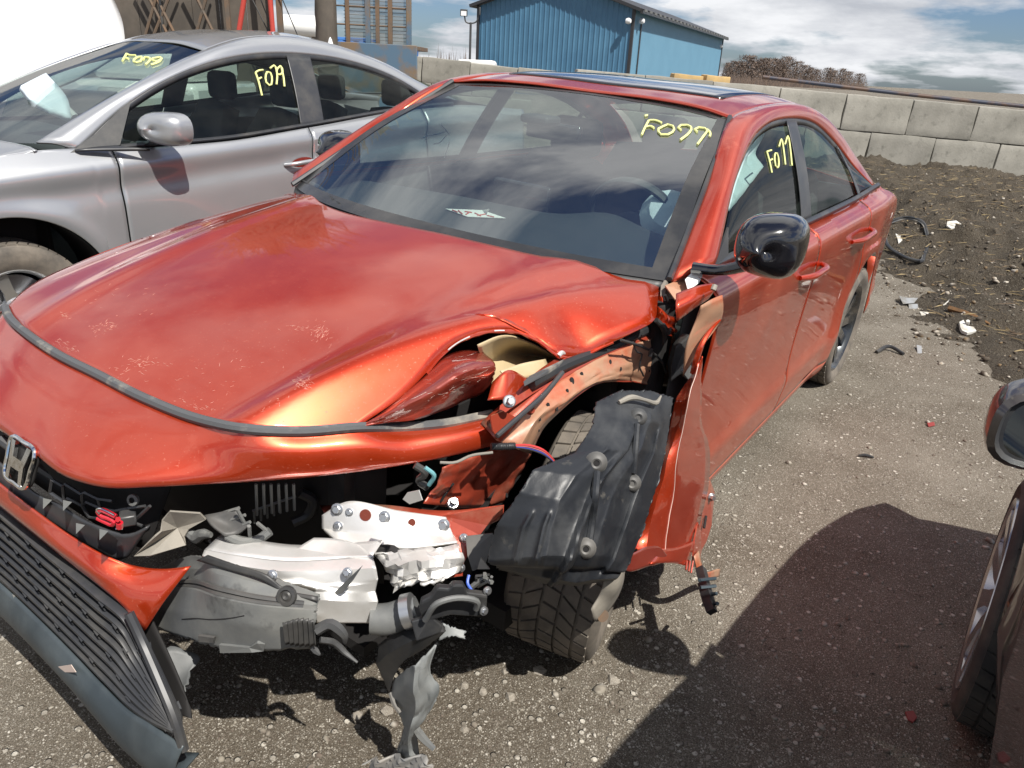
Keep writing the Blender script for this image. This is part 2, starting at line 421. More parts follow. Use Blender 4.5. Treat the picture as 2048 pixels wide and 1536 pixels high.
def groundmat(name, dirt, dirt2, peb, peb2, psc, cover, bumps, patch=None):
    m = bpy.data.materials.new(name); m.use_nodes = True
    nt = m.node_tree; N = nt.nodes; L = nt.links; b = N['Principled BSDF']
    b.inputs['Roughness'].default_value = .92; b.inputs['Specular IOR Level'].default_value = .2
    tc = N.new('ShaderNodeTexCoord')
    def noise(sc, det=6, r=.6):
        n = N.new('ShaderNodeTexNoise'); n.inputs['Scale'].default_value = sc; n.inputs['Detail'].default_value = det; n.inputs['Roughness'].default_value = r
        L.new(tc.outputs['Object'], n.inputs['Vector']); return n.outputs['Fac']
    def mr(f, a, c, lo=0., hi=1.):
        r = N.new('ShaderNodeMapRange'); r.inputs[1].default_value = a; r.inputs[2].default_value = c; r.inputs[3].default_value = lo; r.inputs[4].default_value = hi
        L.new(f, r.inputs[0]); return r.outputs[0]
    def mx(f, a, c):
        x = N.new('ShaderNodeMix'); x.data_type = 'RGBA'
        L.new(f, x.inputs[0])
        for k, s in ((6, a), (7, c)):
            if isinstance(s, tuple): x.inputs[k].default_value = (*s, 1)
            else: L.new(s, x.inputs[k])
        return x.outputs[2]
    vo = N.new('ShaderNodeTexVoronoi'); vo.inputs['Scale'].default_value = psc; vo.inputs['Randomness'].default_value = 1.0
    L.new(tc.outputs['Object'], vo.inputs['Vector'])
    vo2 = N.new('ShaderNodeTexVoronoi'); vo2.inputs['Scale'].default_value = psc * .42
    L.new(tc.outputs['Object'], vo2.inputs['Vector'])
    sepc = N.new('ShaderNodeSeparateColor'); L.new(vo.outputs['Color'], sepc.inputs[0])
    sepc2 = N.new('ShaderNodeSeparateColor'); L.new(vo2.outputs['Color'], sepc2.inputs[0])
    pebc = mx(sepc.outputs[0], peb, peb2)
    inst = mr(vo.outputs['Distance'], .30, .42, 1., 0.)           # stone body
    def mul(a, c, op='MULTIPLY'):
        x = N.new('ShaderNodeMath'); x.operation = op; x.use_clamp = True
        for k, s in enumerate((a, c)):
            if isinstance(s, float): x.inputs[k].default_value = s
            else: L.new(s, x.inputs[k])
        return x.outputs[0]
    cov = mr(noise(1.1, 6, .65), cover[0], cover[1])
    inst2 = mr(vo2.outputs['Distance'], .22, .32, 1., 0.)
    st2 = mul(inst2, mr(sepc2.outputs[2], .86, .88))
    big = mr(noise(2.2, 7), .35, .65)
    if patch:                                    # packed bare earth round this spot
        vd = N.new('ShaderNodeVectorMath'); vd.operation = 'DISTANCE'; L.new(tc.outputs['Object'], vd.inputs[0]); vd.inputs[1].default_value = patch[:3]
        ad = N.new('ShaderNodeMath'); ad.operation = 'MULTIPLY_ADD'; L.new(noise(2.6, 6), ad.inputs[0]); ad.inputs[1].default_value = 1.1; L.new(vd.outputs['Value'], ad.inputs[2])
        pm = mr(ad.outputs[0], patch[3], patch[3] + .45, .12, 1.)
        big = mul(big, pm); cov = mul(cov, mr(ad.outputs[0], patch[3], patch[3] + .45, .45, 1.))
    base = mx(big, dirt, dirt2)
    base = mx(mr(noise(45, 5, .7), .3, .75, 0., .6), base, dirt2)
    base = mx(mr(noise(240, 3, .7), .42, .62, 0., .75), base, tuple(c * .38 for c in dirt))
    base = mx(mr(noise(330, 2, .6), .60, .70, 0., .8), base, peb2)
    keep = mul(mul(sepc.outputs[1], cov, 'ADD'), 1.0, 'SUBTRACT')
    keep = mr(keep, 0., .08)
    st = mul(inst, keep)
    vo3 = N.new('ShaderNodeTexVoronoi'); vo3.inputs['Scale'].default_value = psc * 2.1; L.new(tc.outputs['Object'], vo3.inputs['Vector'])
    s3 = N.new('ShaderNodeSeparateColor'); L.new(vo3.outputs['Color'], s3.inputs[0])
    fine = mul(mr(vo3.outputs['Distance'], .30, .45, 1., 0.), mr(s3.outputs[1], .35, .60))
    base = mx(mul(fine, .85), base, mx(s3.outputs[0], tuple(c * .7 for c in peb), tuple(c * .85 for c in peb2)))
    c1 = mx(st, base, pebc)
    c2 = mx(st2, c1, mx(sepc2.outputs[0], peb2, peb))
    L.new(c2, b.inputs['Base Color'])
    h = mul(mul(st, .7), mul(st2, 1.0), 'MAXIMUM')
    hh = N.new('ShaderNodeMath'); hh.operation = 'MULTIPLY_ADD'; L.new(noise(60, 6, .7), hh.inputs[0]); hh.inputs[1].default_value = .8; L.new(h, hh.inputs[2])
    bp = N.new('ShaderNodeBump'); bp.inputs['Strength'].default_value = bumps[0]; bp.inputs['Distance'].default_value = bumps[1]
    L.new(hh.outputs[0], bp.inputs['Height']); L.new(bp.outputs[0], b.inputs['Normal'])
    return m
m_ground = groundmat('gravel_yard', (.088, .070, .050), (.225, .20, .163), (.15, .13, .105), (.52, .485, .42), 88, (.18, .46), (.9, .010), (0.45, 0.45, 0, .95))
m_bank = groundmat('mulch_dirt', (.062, .050, .037), (.135, .11, .08), (.10, .08, .055), (.30, .27, .22), 55, (.52, .8), (1.0, .05))
m_stone = mat('gravel_stone', (.24, .215, .175), .9, var=((.44, .41, .36), 28, .46, .64, 1), var2=((.12, .095, .075), 23, .50, .62, 1))
m_conc = mat('concrete', (.33, .315, .275), .9, var=((.23, .22, .19), 1.7, .40, .66), var2=((.14, .135, .115), 5, .56, .74), bump=(26, .35, .012))
per_object_shade(m_conc, .80, 1.12)
m_osb = mat('yellow_stained_concrete', (.55, .37, .15), .9, var=((.42, .30, .15), 5, .4, .7))
m_bluew = mat('shaded_blue_cladding', (.055, .15, .25), .45, var=((.075, .19, .30), .6, .4, .7))  # the gable's shade is put into this darker blue
m_blues = mat('sunlit_blue_cladding', (.115, .25, .355), .5, var=((.13, .275, .385), .5, .4, .7))  # same cladding, the side wall's sunlight put into a lighter blue
m_roof = mat('black_roof', (.03, .03, .033), .5)
m_rust = mat('rusty_steel', (.16, .10, .06), .8, var=((.10, .085, .07), 3, .4, .65))
m_rust2 = mat('brown_sheet', (.075, .064, .053), .85, var=((.12, .10, .08), 1.6, .4, .65), var2=((.08, .065, .05), 5, .58, .7))
m_redpole = mat('red_painted_pole', (.45, .055, .04), .5)
m_bluer = mat('faded_blue_steel', (.075, .13, .19), .75, var=((.17, .12, .075), 2.2, .42, .58))
m_bluec = mat('bright_blue_container', (.06, .20, .55), .5)
m_wire = mat('galvanised_wire', (.17, .165, .15), .6)
m_bark = mat('bare_branch', (.095, .075, .066), .95, var=((.17, .12, .09), .8, .4, .6))
m_field = mat('dry_field', (.22, .17, .10), 1.0, var=((.15, .12, .07), .05, .4, .6))
m_pipe = mat('dark_pipe', (.022, .028, .05), .6, var=((.08, .045, .03), 2.2, .45, .56))
m_lamp = mat('lamp_housing', (.05, .05, .05), .5)
m_litglass = mat('lamp_lens', (.75, .76, .76), .2)
m_straw = mat('straw_and_twigs', (.30, .23, .12), .9, var=((.12, .085, .055), 9, .42, .6, 1))

# ground sheet: fine near the cars, reaching the horizon
xs = np.concatenate([[-1500, -500, -150, -60, -30], np.linspace(-16, 6, 45), [20, 80, 400]])
ys = np.concatenate([[-1500, -400, -120, -50, -25], np.linspace(-14, 12, 53), [30, 120, 600, 1500]])
G = np.array([[(x, y, gh(x, y)) for x in xs] for y in ys])
g = grid('ground', G, m_ground, thick=0); tag(g, 'gravel and dirt floor of the yard', 'ground', kind='structure')
fv = [DEP(700, 300, 33) * [1, 1, 0], DEP(2300, 300, 33) * [1, 1, 0], DEP(2300, 300, 1400) * [1, 1, 0], DEP(300, 300, 1400) * [1, 1, 0]]
fo = mk('field', [(v[0], v[1], .03) for v in fv], [(0, 1, 2, 3)], m_field); tag(fo, 'dry brown field beyond the yard', 'field', kind='structure')
# dirt bank behind the car
dd = np.linspace(2.6, 14.6, 210); ll = np.linspace(1.6, 12.5, 190)
G = np.zeros((len(dd), len(ll), 3))
for j, d_ in enumerate(dd):
    for i, l_ in enumerate(ll):
        q = CAM + FH * d_ + RH * l_; G[j, i] = (q[0], q[1], bank(q[0], q[1]))
g = grid('dirt_bank', G, m_bank, thick=0); tag(g, 'dark brown mulchy dirt heap sloping up to the block wall', 'dirt bank', kind='structure')

# loose gravel (one mass)
ico = np.array(bmesh.ops.create_icosphere.__doc__ and [(0, 0, 0)]) if False else None
t_ = (1 + 5 ** .5) / 2
IV = np.array([(-1, t_, 0), (1, t_, 0), (-1, -t_, 0), (1, -t_, 0), (0, -1, t_), (0, 1, t_), (0, -1, -t_), (0, 1, -t_), (t_, 0, -1), (t_, 0, 1), (-t_, 0, -1), (-t_, 0, 1)]) / 1.9
IF = np.array([(0, 11, 5), (0, 5, 1), (0, 1, 7), (0, 7, 10), (0, 10, 11), (1, 5, 9), (5, 11, 4), (11, 10, 2), (10, 7, 6), (7, 1, 8), (3, 9, 4), (3, 4, 2), (3, 2, 6), (3, 6, 8), (3, 8, 9), (4, 9, 5), (2, 4, 11), (6, 2, 10), (8, 6, 7), (9, 8, 1)])
def stones(name, pos, size, mat_, squash=.6):
    n = len(pos); V = np.zeros((n, 12, 3))
    ang = nrng.uniform(0, 2 * math.pi, n); sc = nrng.uniform(.6, 1.3, (n, 1, 3)) * size[:, None, None] * np.array([1, 1, squash])
    v = IV[None] * nrng.uniform(.72, 1.25, (n, 12, 1)) * sc
    c, s = np.cos(ang)[:, None], np.sin(ang)[:, None]
    V[..., 0] = v[..., 0] * c - v[..., 1] * s; V[..., 1] = v[..., 0] * s + v[..., 1] * c; V[..., 2] = v[..., 2]
    V += pos[:, None, :]
    Fc = (IF[None] + 12 * np.arange(n)[:, None, None]).reshape(-1, 3)
    me = bpy.data.meshes.new(name); me.vertices.add(n * 12); me.vertices.foreach_set('co', V.reshape(-1))
    me.loops.add(len(Fc) * 3); me.loops.foreach_set('vertex_index', Fc.reshape(-1).astype(np.int32))
    me.polygons.add(len(Fc)); me.polygons.foreach_set('loop_start', np.arange(0, len(Fc) * 3, 3, dtype=np.int32))
    me.update(calc_edges=True); me.validate()
    return link(name, me, None, mat_)
pos = []; siz = []
while len(pos) < 62000:
    x = rnd.uniform(-5.2, 1.35); y = rnd.uniform(-.35, 2.6)
    d2 = (x - CAM[0]) ** 2 + (y - CAM[1]) ** 2 + 1.8
    if rnd.random() > 2.6 / d2: continue
    den = .5 + .9 * fbm(x, y, .9, 4, 2.0) + .35 * smooth(y, .7, 1.2)
    if x > .0 and y < .75: den -= .40
    if rnd.random() > den: continue
    s = 0.0016 + 0.0024 * rnd.random() ** 2 + (0.008 * rnd.random() ** 3 if rnd.random() < .07 else 0)
    if rnd.random() < .0012: s = rnd.uniform(.010, .018)
    pos.append((x, y, gh(x, y) + s * .15)); siz.append(s)
o = stones('loose_gravel', np.array(pos), np.array(siz), m_stone); tag(o, 'loose pale gravel scattered over the yard', 'gravel', kind='stuff')
pos = []; siz = []
while len(pos) < 14000:
    d_ = rnd.uniform(2.8, 13.8); l_ = rnd.uniform(1.9, 9.8); q = CAM + FH * d_ + RH * l_
    b_ = bank(q[0], q[1])
    if b_ < -.028: continue
    if rnd.random() > 30 / (d_ * d_): continue
    s = .004 + .020 * rnd.random() ** 5; b_ = max(b_, 0.0); pos.append((q[0], q[1], b_ + s * .3)); siz.append(s)
m_chip = mat('dirt_clod', (.075, .06, .045), .95, var=((.42, .38, .32), 9, .54, .62, 1), var2=((.16, .11, .06), 13, .52, .62, 1))
o = stones('dirt_clods', np.array(pos), np.array(siz), m_chip, .7); tag(o, 'crumbs of soil and stone on the dirt heap', 'soil', kind='stuff')
parts = []
for i in range(5200):
    d_ = rnd.uniform(3.2, 13.6); l_ = rnd.uniform(2.2, 9.8); q = CAM + FH * d_ + RH * l_; b_ = bank(q[0], q[1])
    if b_ < .02: continue
    a = rnd.uniform(0, math.pi); L_ = rnd.uniform(.03, .19); w = rnd.uniform(.002, .0055)
    e = np.array([math.cos(a), math.sin(a), rnd.uniform(-.15, .25)]) * L_ / 2; s_ = np.array([-math.sin(a), math.cos(a), 0]) * w
    c = np.array([q[0], q[1], b_ + .008])
    parts.append(([c - e - s_, c + e - s_ * .4, c + e + s_ * .4, c - e + s_, c + [0, 0, w * 1.6]], [(0, 1, 4), (1, 2, 4), (2, 3, 4), (3, 0, 4)]))
V, Fc = merge(parts); o = mk('straw_litter', V, Fc, m_straw, smooth=False); tag(o, 'straw and twigs strewn through the dirt heap', 'litter', kind='stuff')

# concrete block wall -------------------------------------------------------
def block_mesh(name, w, h, d, seed):
    bm = bmesh.new(); bmesh.ops.create_cube(bm, size=1)
    for v in bm.verts: v.co = Vector((v.co.x * w, v.co.y * d, v.co.z * h))
    bmesh.ops.bevel(bm, geom=bm.edges[:], offset=.022, segments=2, affect='EDGES', profile=.6)
    bmesh.ops.subdivide_edges(bm, edges=[e for e in bm.edges if e.calc_length() > .25], cuts=4, use_grid_fill=True)
    for v in bm.verts:
        v.co += mnoise.noise_vector(v.co * 3 + Vector((seed, seed * 2, 0))) * .016 + mnoise.noise_vector(v.co * 13 + Vector((seed, 0, seed))) * .006
    me = bpy.data.meshes.new(name); bm.to_mesh(me); bm.free(); me.shade_smooth(); me.set_sharp_from_angle(angle=math.radians(38)); me.materials.append(m_conc)
    return me
BM = [block_mesh('block', 1.19, .592, .6, k * 7.3) for k in range(4)]
def wall_frame(dep, lat, z, slope, yaw=0.0):
    e = RH * math.cos(yaw) + FH * math.sin(yaw); e = e * math.cos(slope) + np.array([0, 0, 1]) * math.sin(slope)
    n = np.cross([0, 0, 1], e); n /= np.linalg.norm(n); u = np.cross(e, n)
    m = Matrix.Identity(4); o_ = CAM + FH * dep + RH * lat; o_[2] = z
    for i in range(3): m[i][0] = e[i]; m[i][1] = n[i]; m[i][2] = u[i]; m[i][3] = o_[i]
    return m
wall = empty('concrete_block_wall', None, wall_frame(14.3, 3.86, 1.40, math.radians(-2.1), math.radians(2)))
tag(wall, 'low wall of big grey stacked concrete blocks behind the dirt heap', 'block wall')
for row in range(3):
    for k in range(-2, 7):
        x = 1.205 * (k + .5 * (row % 2)) + .0
        b_ = bpy.data.objects.new('block', BM[rnd.randrange(4)]); COL.objects.link(b_); b_.parent = wall
        b_.location = (x, .3 + rnd.uniform(-.012, .012), -.30 - .603 * row + rnd.uniform(-.004, .004)); b_.rotation_euler = (0, rnd.uniform(-.006, .006), rnd.uniform(-.008, .008) + (math.pi if rnd.random() < .5 else 0))
# pipe lying on the wall
a = DEP(1525, 154, 14.7); b_ = DEP(1800, 187, 14.7); c = DEP(2140, 222, 14.7)
o = tube('pipe', [a, b_, c], .034, m_pipe, seg=12, n=12); tag(o, 'long dark pipe lying along the top of the block wall', 'pipe')
# far row of blocks and the yellow stained pair
far = empty('far_block_wall', None, wall_frame(20.5, 2.15, 1.36, math.radians(-3.0)))
tag(far, 'distant row of pale concrete blocks seen just above the orange car roof', 'block wall')
for k in range(-5, 4):
    b_ = bpy.data.objects.new('block', BM[k % 4]); COL.objects.link(b_); b_.parent = far
    b_.location = (1.205 * k + .6, .3, -.3 + rnd.uniform(-.02, .02)); b_.rotation_euler[2] = rnd.uniform(-.02, .02)
for k, (x0, x1, lab) in enumerate(((1342, 1402, 'yellow stained concrete block left of its twin, beyond the car roof'), (1406, 1456, 'yellow stained concrete block right of its twin, beyond the car roof'))):
    p0 = DEP(x0, 148 + k * 2, 18.5); p1 = DEP(x1, 151 + k * 2, 18.5); c_ = (p0 + p1) / 2; w = np.linalg.norm(p1 - p0)
    V, Fc = boxg((0, 0, 0), (w, .6, .6)); me = block_mesh('yellow_block', w - .02, .6, .6, 3 + k); me.materials.clear(); me.materials.append(m_osb)
    b_ = link('stained_block', me); m4 = wall_frame(0, 0, 0, math.radians(-3)); m4.translation = Vector(c_ - np.array([0, 0, .3])); b_.matrix_basis = m4
    tag(b_, lab, 'concrete block', 'yellow stained blocks')
lw = empty('left_block_wall', None, wall_frame(24, -3.75, 1.28, math.radians(-1.5)))
tag(lw, 'stretch of weathered concrete wall between the silver car and blue shed', 'block wall')
for row in range(2):
    for k in range(-1, 3):
        b_ = bpy.data.objects.new('block', BM[(k + row) % 4]); COL.objects.link(b_); b_.parent = lw
        b_.location = (1.205 * (k + .5 * row) + .3, .3, -.3 - .603 * row)

# blue steel shed -----------------------------------------------------------
def dl(dep, lat, z): q = CAM + FH * dep + RH * lat; return np.array([q[0], q[1], z])
B0 = dl(45, 5.5, 0); D0 = dl(71.2, 16.5, 0); A0 = dl(48.6, -3.05, 0); EV = 4.62; RG = 6.1
shed = empty('blue_shed', None, Matrix.Translation(Vector((A0 + D0) / 2)))
tag(shed, 'blue ribbed steel shed with black roof and corner trims', 'shed')
so = np.array(shed.matrix_basis.translation)
def sp(p): return np.array(p) - so
eg = (A0 - B0) / np.linalg.norm(A0 - B0); es = (D0 - B0) / np.linalg.norm(D0 - B0)
wG = np.linalg.norm(A0 - B0); wS = np.linalg.norm(D0 - B0); outg = -es; outs = -eg
V = []; n = int(wG / .075)
for i in range(n + 1):
    s = wG * i / n; rib = (0.035 if i % 4 == 0 else 0.0)
    zt = EV + (RG - EV) * (1 - abs(s / wG * 2 - 1))
    p = B0 + eg * s + outg * rib
    V += [sp(p), sp(p + [0, 0, zt])]
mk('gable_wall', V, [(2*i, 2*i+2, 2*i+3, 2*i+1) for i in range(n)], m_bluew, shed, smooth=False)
V = []; n = int(wS / .1)
for i in range(n + 1):
    p = B0 + es * wS * i / n + outs * (.03 if i % 3 == 0 else 0); V += [sp(p), sp(p + [0, 0, EV])]
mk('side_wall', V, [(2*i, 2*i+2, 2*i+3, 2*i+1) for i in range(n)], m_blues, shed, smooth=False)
V = []
for e0 in (-.45, wS + .4):
    q = B0 + es * e0
    V += [sp(q + outs * .4 + [0, 0, EV - .02]), sp(q + eg * wG / 2 + [0, 0, RG + .12]), sp(q + eg * (wG + .4) + [0, 0, EV - .02])]
mk('roof', V, [(0, 1, 4, 3), (1, 2, 5, 4)], m_roof, shed, smooth=False, thick=.16)
for q, nm in ((B0, 'corner_trim'), (A0, 'corner_trim'), (D0, 'corner_trim')):
    box(nm, sp(q + [0, 0, EV / 2]), (.16, .16, EV), m_roof, shed, R=np.stack([eg, es, [0, 0, 1]], 1))
V, Fc = merge([boxg((0, 0, 0), (.16, wS, .16))]); 
box('gutter', sp(B0 + es * wS / 2 + outs * .42 + [0, 0, EV - .1]), (.16, wS, .14), m_trim, shed, R=np.stack([eg, es, [0, 0, 1]], 1))
for i in range(26):
    q = B0 + es * (wS * (i + .5) / 26) + outs * .5
    box('gutter_bracket', sp(q + [0, 0, EV - .02]), (.05, .5, .12), m_grey, shed, R=np.stack([eg, es, [0, 0, 1]], 1))
for px, py, dep in ((1256, 42, 44.7), (1283, 42, 45.6), (1441, 92, 70.5)):
    q = DEP(px, py, dep); V, Fc = latheg([(.001, -.1), (.13, -.09), (.16, .05), (.1, .16), (.001, .17)], 10)
    mk('wall_light', [sp(np.array(v) + q) for v in V], Fc, m_litglass, shed)
q = B0 + es * 1.5 + outs * .06
tube('downpipe', [sp(q + [0, 0, .1]), sp(q + [0, 0, EV - .3])], .05, m_trim, shed)

# yard floodlight on a mast
base = dl(40, -2.88, 0); pole = empty('yard_light', None, Matrix.Translation(Vector(base)))
tag(pole, 'tall black mast with two floodlights left of the blue shed', 'floodlight mast')
tube('mast', [(0, 0, 0), (0, 0, 3.35)], .055, m_lamp, pole, seg=10)
tube('cross_arm', [(-RH[0]*.3, -RH[1]*.3, 3.6), (-RH[0]*.25, -RH[1]*.25, 3.38), (RH[0]*.25, RH[1]*.25, 3.38), (RH[0]*.4, RH[1]*.4, 3.75)], .035, m_lamp, pole, n=14)
for s, zc in ((-.34, 3.75), (.42, 3.85)):
    hd = box('flood_head', RH * s + np.array([0, 0, zc]), (.34, .16, .3) if s < 0 else (.08, .2, .34), m_lamp, pole, R=np.stack([RH, FH, [0, 0, 1]], 1), bevel=.02)
    if s < 0: box('lens', RH * s - FH * .085 + np.array([0, 0, zc - .03]), (.26, .01, .2), m_litglass, hd, R=np.stack([RH, FH, [0, 0, 1]], 1))
# white truck cab
base = dl(36, -2.35, 0); tr = empty('white_truck', None, Matrix.Translation(Vector(base)))
tag(tr, 'small white truck cab parked at the left end of the blue shed', 'truck')
R3 = np.stack([RH, FH, [0, 0, 1]], 1)
cabp = [(-.9, 0), (-.9, 1.1), (-.82, 1.55), (-.72, 1.68), (.75, 1.70), (.85, 1.6), (.88, 1.1), (.9, 0)]
V = []
for d_ in (0, 2.6):
    for x, z in cabp: V.append(RH * x + FH * d_ + np.array([0, 0, z]))
n = len(cabp); mk('cab', V, [tuple(range(n))[::-1], tuple(range(n, 2*n))] + [(i, i+1, n+i+1, n+i) for i in range(n-1)], m_white, tr, bevel=.05, smooth=False)
wdw = [(-.5, 1.15), (-.45, 1.50), (.55, 1.52), (.6, 1.15)]
mk('window', [RH * x - FH * .02 + np.array([0, 0, z]) for x, z in wdw], [(0, 1, 2, 3)], m_gloss, tr, smooth=False, thick=.01)
for s in (-.7, .7):
    V, Fc = latheg([(.2, -.11), (.38, -.1), (.4, 0), (.38, .1), (.2, .11), (.001, .1)], 20); mk('wheel', [np.array(v) @ R3.T * 1 + RH * s + FH * .8 + [0, 0, .4] for v in V], Fc, m_tyre_d, tr)

# tree line ------------------------------------------------------------------
def tree_meshes(seed):
    r = random.Random(seed); tp = []; cp = []
    H = 9.0
    tp.append(tubeg([(0, 0, 0), (.1, 0, 3), (-.1, .1, 6)], [.10, .08, .04], 5))
    for k in range(7):
        a = r.uniform(0, 6.28); z0 = r.uniform(1.5, 4.5); L_ = r.uniform(1.6, 2.8)
        tp.append(tubeg([(0, 0, z0), (math.cos(a) * L_ * .5, math.sin(a) * L_ * .5, z0 + 1.2), (math.cos(a) * L_, math.sin(a) * L_, z0 + 2.6)], [.06, .05, .03], 4))
    for k in range(2200):
        a = r.uniform(0, 6.28); zz_ = r.random() ** 1.2; rad = (3.7 * (1 - .62 * zz_ ** 1.6)) * r.random() ** .5 * (.75 + .5 * abs(math.sin(a * 2 + seed)))
        c = np.array([math.cos(a) * rad, math.sin(a) * rad, 0.2 + 8.2 * zz_])
        e = np.array([r.uniform(-.6, .6), r.uniform(-.6, .6), r.uniform(.1, .8)]) * r.uniform(.5, 1.3)
        s_ = np.array([-math.sin(a), math.cos(a), 0]) * r.uniform(.05, .13)
        cp.append(([c - s_, c + s_, c + e], [(0, 1, 2)]))
    out = []
    for nm, pr in (('trunk', tp), ('crown', cp)):
        V, Fc = merge(pr); me = bpy.data.meshes.new(nm); me.from_pydata([tuple(v) for v in V], [], Fc); me.materials.append(m_bark); out.append(me)
    return out
TM = [tree_meshes(k) for k in (1, 2, 3)]
tx = [1452, 1466, 1478, 1496, 1508, 1520, 1532, 1546, 1558, 1571, 1584, 1600, 1616, 1632, 1648, 1664, 1682, 1698, 1712]
th = [34, 44, 42, 48, 50, 46, 44, 50, 48, 50, 46, 42, 40, 34, 42, 36, 34, 30, 26]
words = ['first', 'second', 'third', 'fourth', 'fifth', 'sixth', 'seventh', 'eighth', 'ninth', 'tenth', 'eleventh', 'twelfth', 'thirteenth', 'fourteenth', 'fifteenth', 'sixteenth', 'seventeenth', 'eighteenth', 'last']
for k, (x, h_) in enumerate(zip(tx, th)):
    y0 = 127 + (x - 870) * .0482 + 4; x += rnd.uniform(-5, 5); h_ *= rnd.uniform(.85, 1.3); wx = rnd.uniform(1.3, 1.9)
    b_ = DEP(x, y0, 250 + 12 * (k % 3)); H_ = h_ / FPX * 255 * .74
    t = empty('bare_tree', None, Matrix.Translation(Vector((b_[0], b_[1], 0))) @ Matrix.Rotation(k * 1.7, 4, 'Z') @ Matrix.Diagonal((wx, wx, 1, 1)) @ Matrix.Scale((H_ + b_[2]) / 9.0, 4))
    tag(t, 'leafless tree, %s from the blue shed in the distant tree line' % words[k], 'tree', 'distant bare trees')
    for nm, me in zip(('trunk', 'crown'), TM[k % 3]): link(nm, me, t)
# brush on the horizon at the left
parts = []
for i in range(2400):
    x = rnd.uniform(838, 935) if i < 900 else rnd.uniform(1442, 1730); q = DEP(x, 127 + (x - 870) * .05 + 10, rnd.uniform(70, 110) if i < 900 else rnd.uniform(215, 240)); q[2] = 0
    h_ = rnd.uniform(.6, 2.0) * (1 if i < 900 else 1.5) * (1.6 if rnd.random() < .1 else 1); e = np.array([rnd.uniform(-.4, .4), rnd.uniform(-.4, .4), h_]); s_ = RH * rnd.uniform(.03, .10)
    parts.append(([q - s_, q + s_, q + e], [(0, 1, 2)]))
V, Fc = merge(parts); o = mk('brush', V, Fc, m_bark, smooth=False); tag(o, 'low brown brush along the horizon either side of the shed', 'brush', kind='stuff')

# steel mesh cage, scrap yard side -------------------------------------------
cage = empty('mesh_cage', None, Matrix.Translation(Vector(dl(15, -4.7, 0))))
tag(cage, 'tall rusty steel frame with wire mesh and brown sheets behind the silver car', 'steel frame')
co = np.array(cage.matrix_basis.translation)
def cg(px, dep, z):      # point of the frame at a photo column, height z
    q = DEP(px, 100, dep); q[2] = z; return q - co
def post(nm, px, w, m_, dep=15, z0=0, z1=5.2, lean=0):
    a = cg(px, dep, z0); b_ = cg(px + lean, dep, z1); box(nm, (a + b_) / 2, (w, w * .8, z1 - z0), m_, cage, R=np.stack([RH, FH, [0, 0, 1]], 1), bevel=.006)
for px, w, m_ in ((560, .10, m_rust), (693, .07, m_rust), (733, .09, m_bluer), (752, .07, m_rust), (777, .08, m_rust), (814, .09, m_bluer), (458, .08, m_rust)):
    post('post', px, w, m_, lean=8)
a = cg(235, 15.4, 1.0); b_ = cg(553, 15.4, 1.0)
for k in range(6):
    p0 = a + (b_ - a) * k / 6; p1 = a + (b_ - a) * (k + 1) / 6; c_ = (p0 + p1) / 2
    hs = (6.4, 7.9, 8.6, 7.0, 8.2, 7.4)[k]
    box('sheet', c_ + [0, 0, hs / 2 - 1.0], (np.linalg.norm(p1 - p0) - .012, .03, hs), m_rust2, cage, R=np.stack([RH, FH, [0, 0, 1]], 1))
for px0, px1, up in ((290, 345, 1), (305, 375, 1), (345, 290, 1), (388, 440, 1), (440, 385, 1), (360, 305, 1)):
    tube('brace', [cg(px0, 15.1, 1.6), cg(px1, 15.1, 2.75)], .028, m_rust, cage, seg=6)
tube('post', [cg(330, 15.1, 0), cg(332, 15.1, 4.6)], .03, m_black, cage, seg=6)
tube('pole', [cg(474, 14.7, 1.6), cg(508, 14.7, 2.75)], .045, m_redpole, cage, seg=10)
tube('pole', [cg(549, 14.7, 1.4), cg(543, 14.7, 4.6)], .045, m_redpole, cage, seg=10)
for p0, p1 in ((500, 545), (520, 553), (562, 600)):
    tube('stay_wire', [cg(p0, 14.9, 2.6), cg(p1, 14.9, 1.75)], .010, m_black, cage, seg=5)
parts = []
for k in range(260):
    px = rnd.uniform(250, 550); z0 = rnd.uniform(5.6, 7.4); q = cg(px, 15.3, z0); e = RH * rnd.uniform(-1.1, 1.1) + np.array([0, 0, rnd.uniform(.4, 1.6)])
    parts.append(tubeg([q, q + e * .6, q + e + RH * rnd.uniform(-.3, .3)], .02, 3))
V, Fc = merge(parts); tag(mk('wire_bundle', V, Fc, m_rust, cage), None, None, kind='stuff')
# ragged rusty column
V = []; seg = 10
for j in range(26):
    z = .2 * j; q = cg(655, 14.8, z)
    for k in range(seg):
        an = 2 * math.pi * k / seg; rr = .19 + .03 * mnoise.noise(Vector((z * 4, k * 1.7, 0)))
        V.append(q + RH * rr * math.cos(an) + FH * rr * math.sin(an))
mk('column', V, gfaces(26, seg, True), m_rust2, cage)
# wire mesh panels, real wires
parts = []
def wire(a, b_, w=.0055):
    parts.append(tubeg([a, b_], w, 3))
x0, x1 = 690, 816
for i in range(64):
    px = x0 + (x1 - x0) * i / 63; wire(cg(px, 15.05, 1.0), cg(px + 8, 15.05, 5.0))
for j in range(70):
    z = 1.0 + 4.0 * j / 69; wire(cg(x0, 15.06, z), cg(x1 + 8, 15.06, z))
V, Fc = merge(parts); tag(mk('wire_mesh', V, Fc, m_wire, cage), None, None, kind='stuff')
for z in (2.05, 2.35, 2.75): tube('rail', [cg(676, 15, z), cg(820, 15, z)], .016, m_rust, cage, seg=6)
box('base_panel', (cg(700, 14.85, 0) + cg(820, 14.85, 0)) / 2 + [-.2 * RH[0], -.2 * RH[1], .88], (1.75, .06, 1.75), m_bluer, cage, R=np.stack([RH, FH, [0, 0, 1]], 1), bevel=.01)
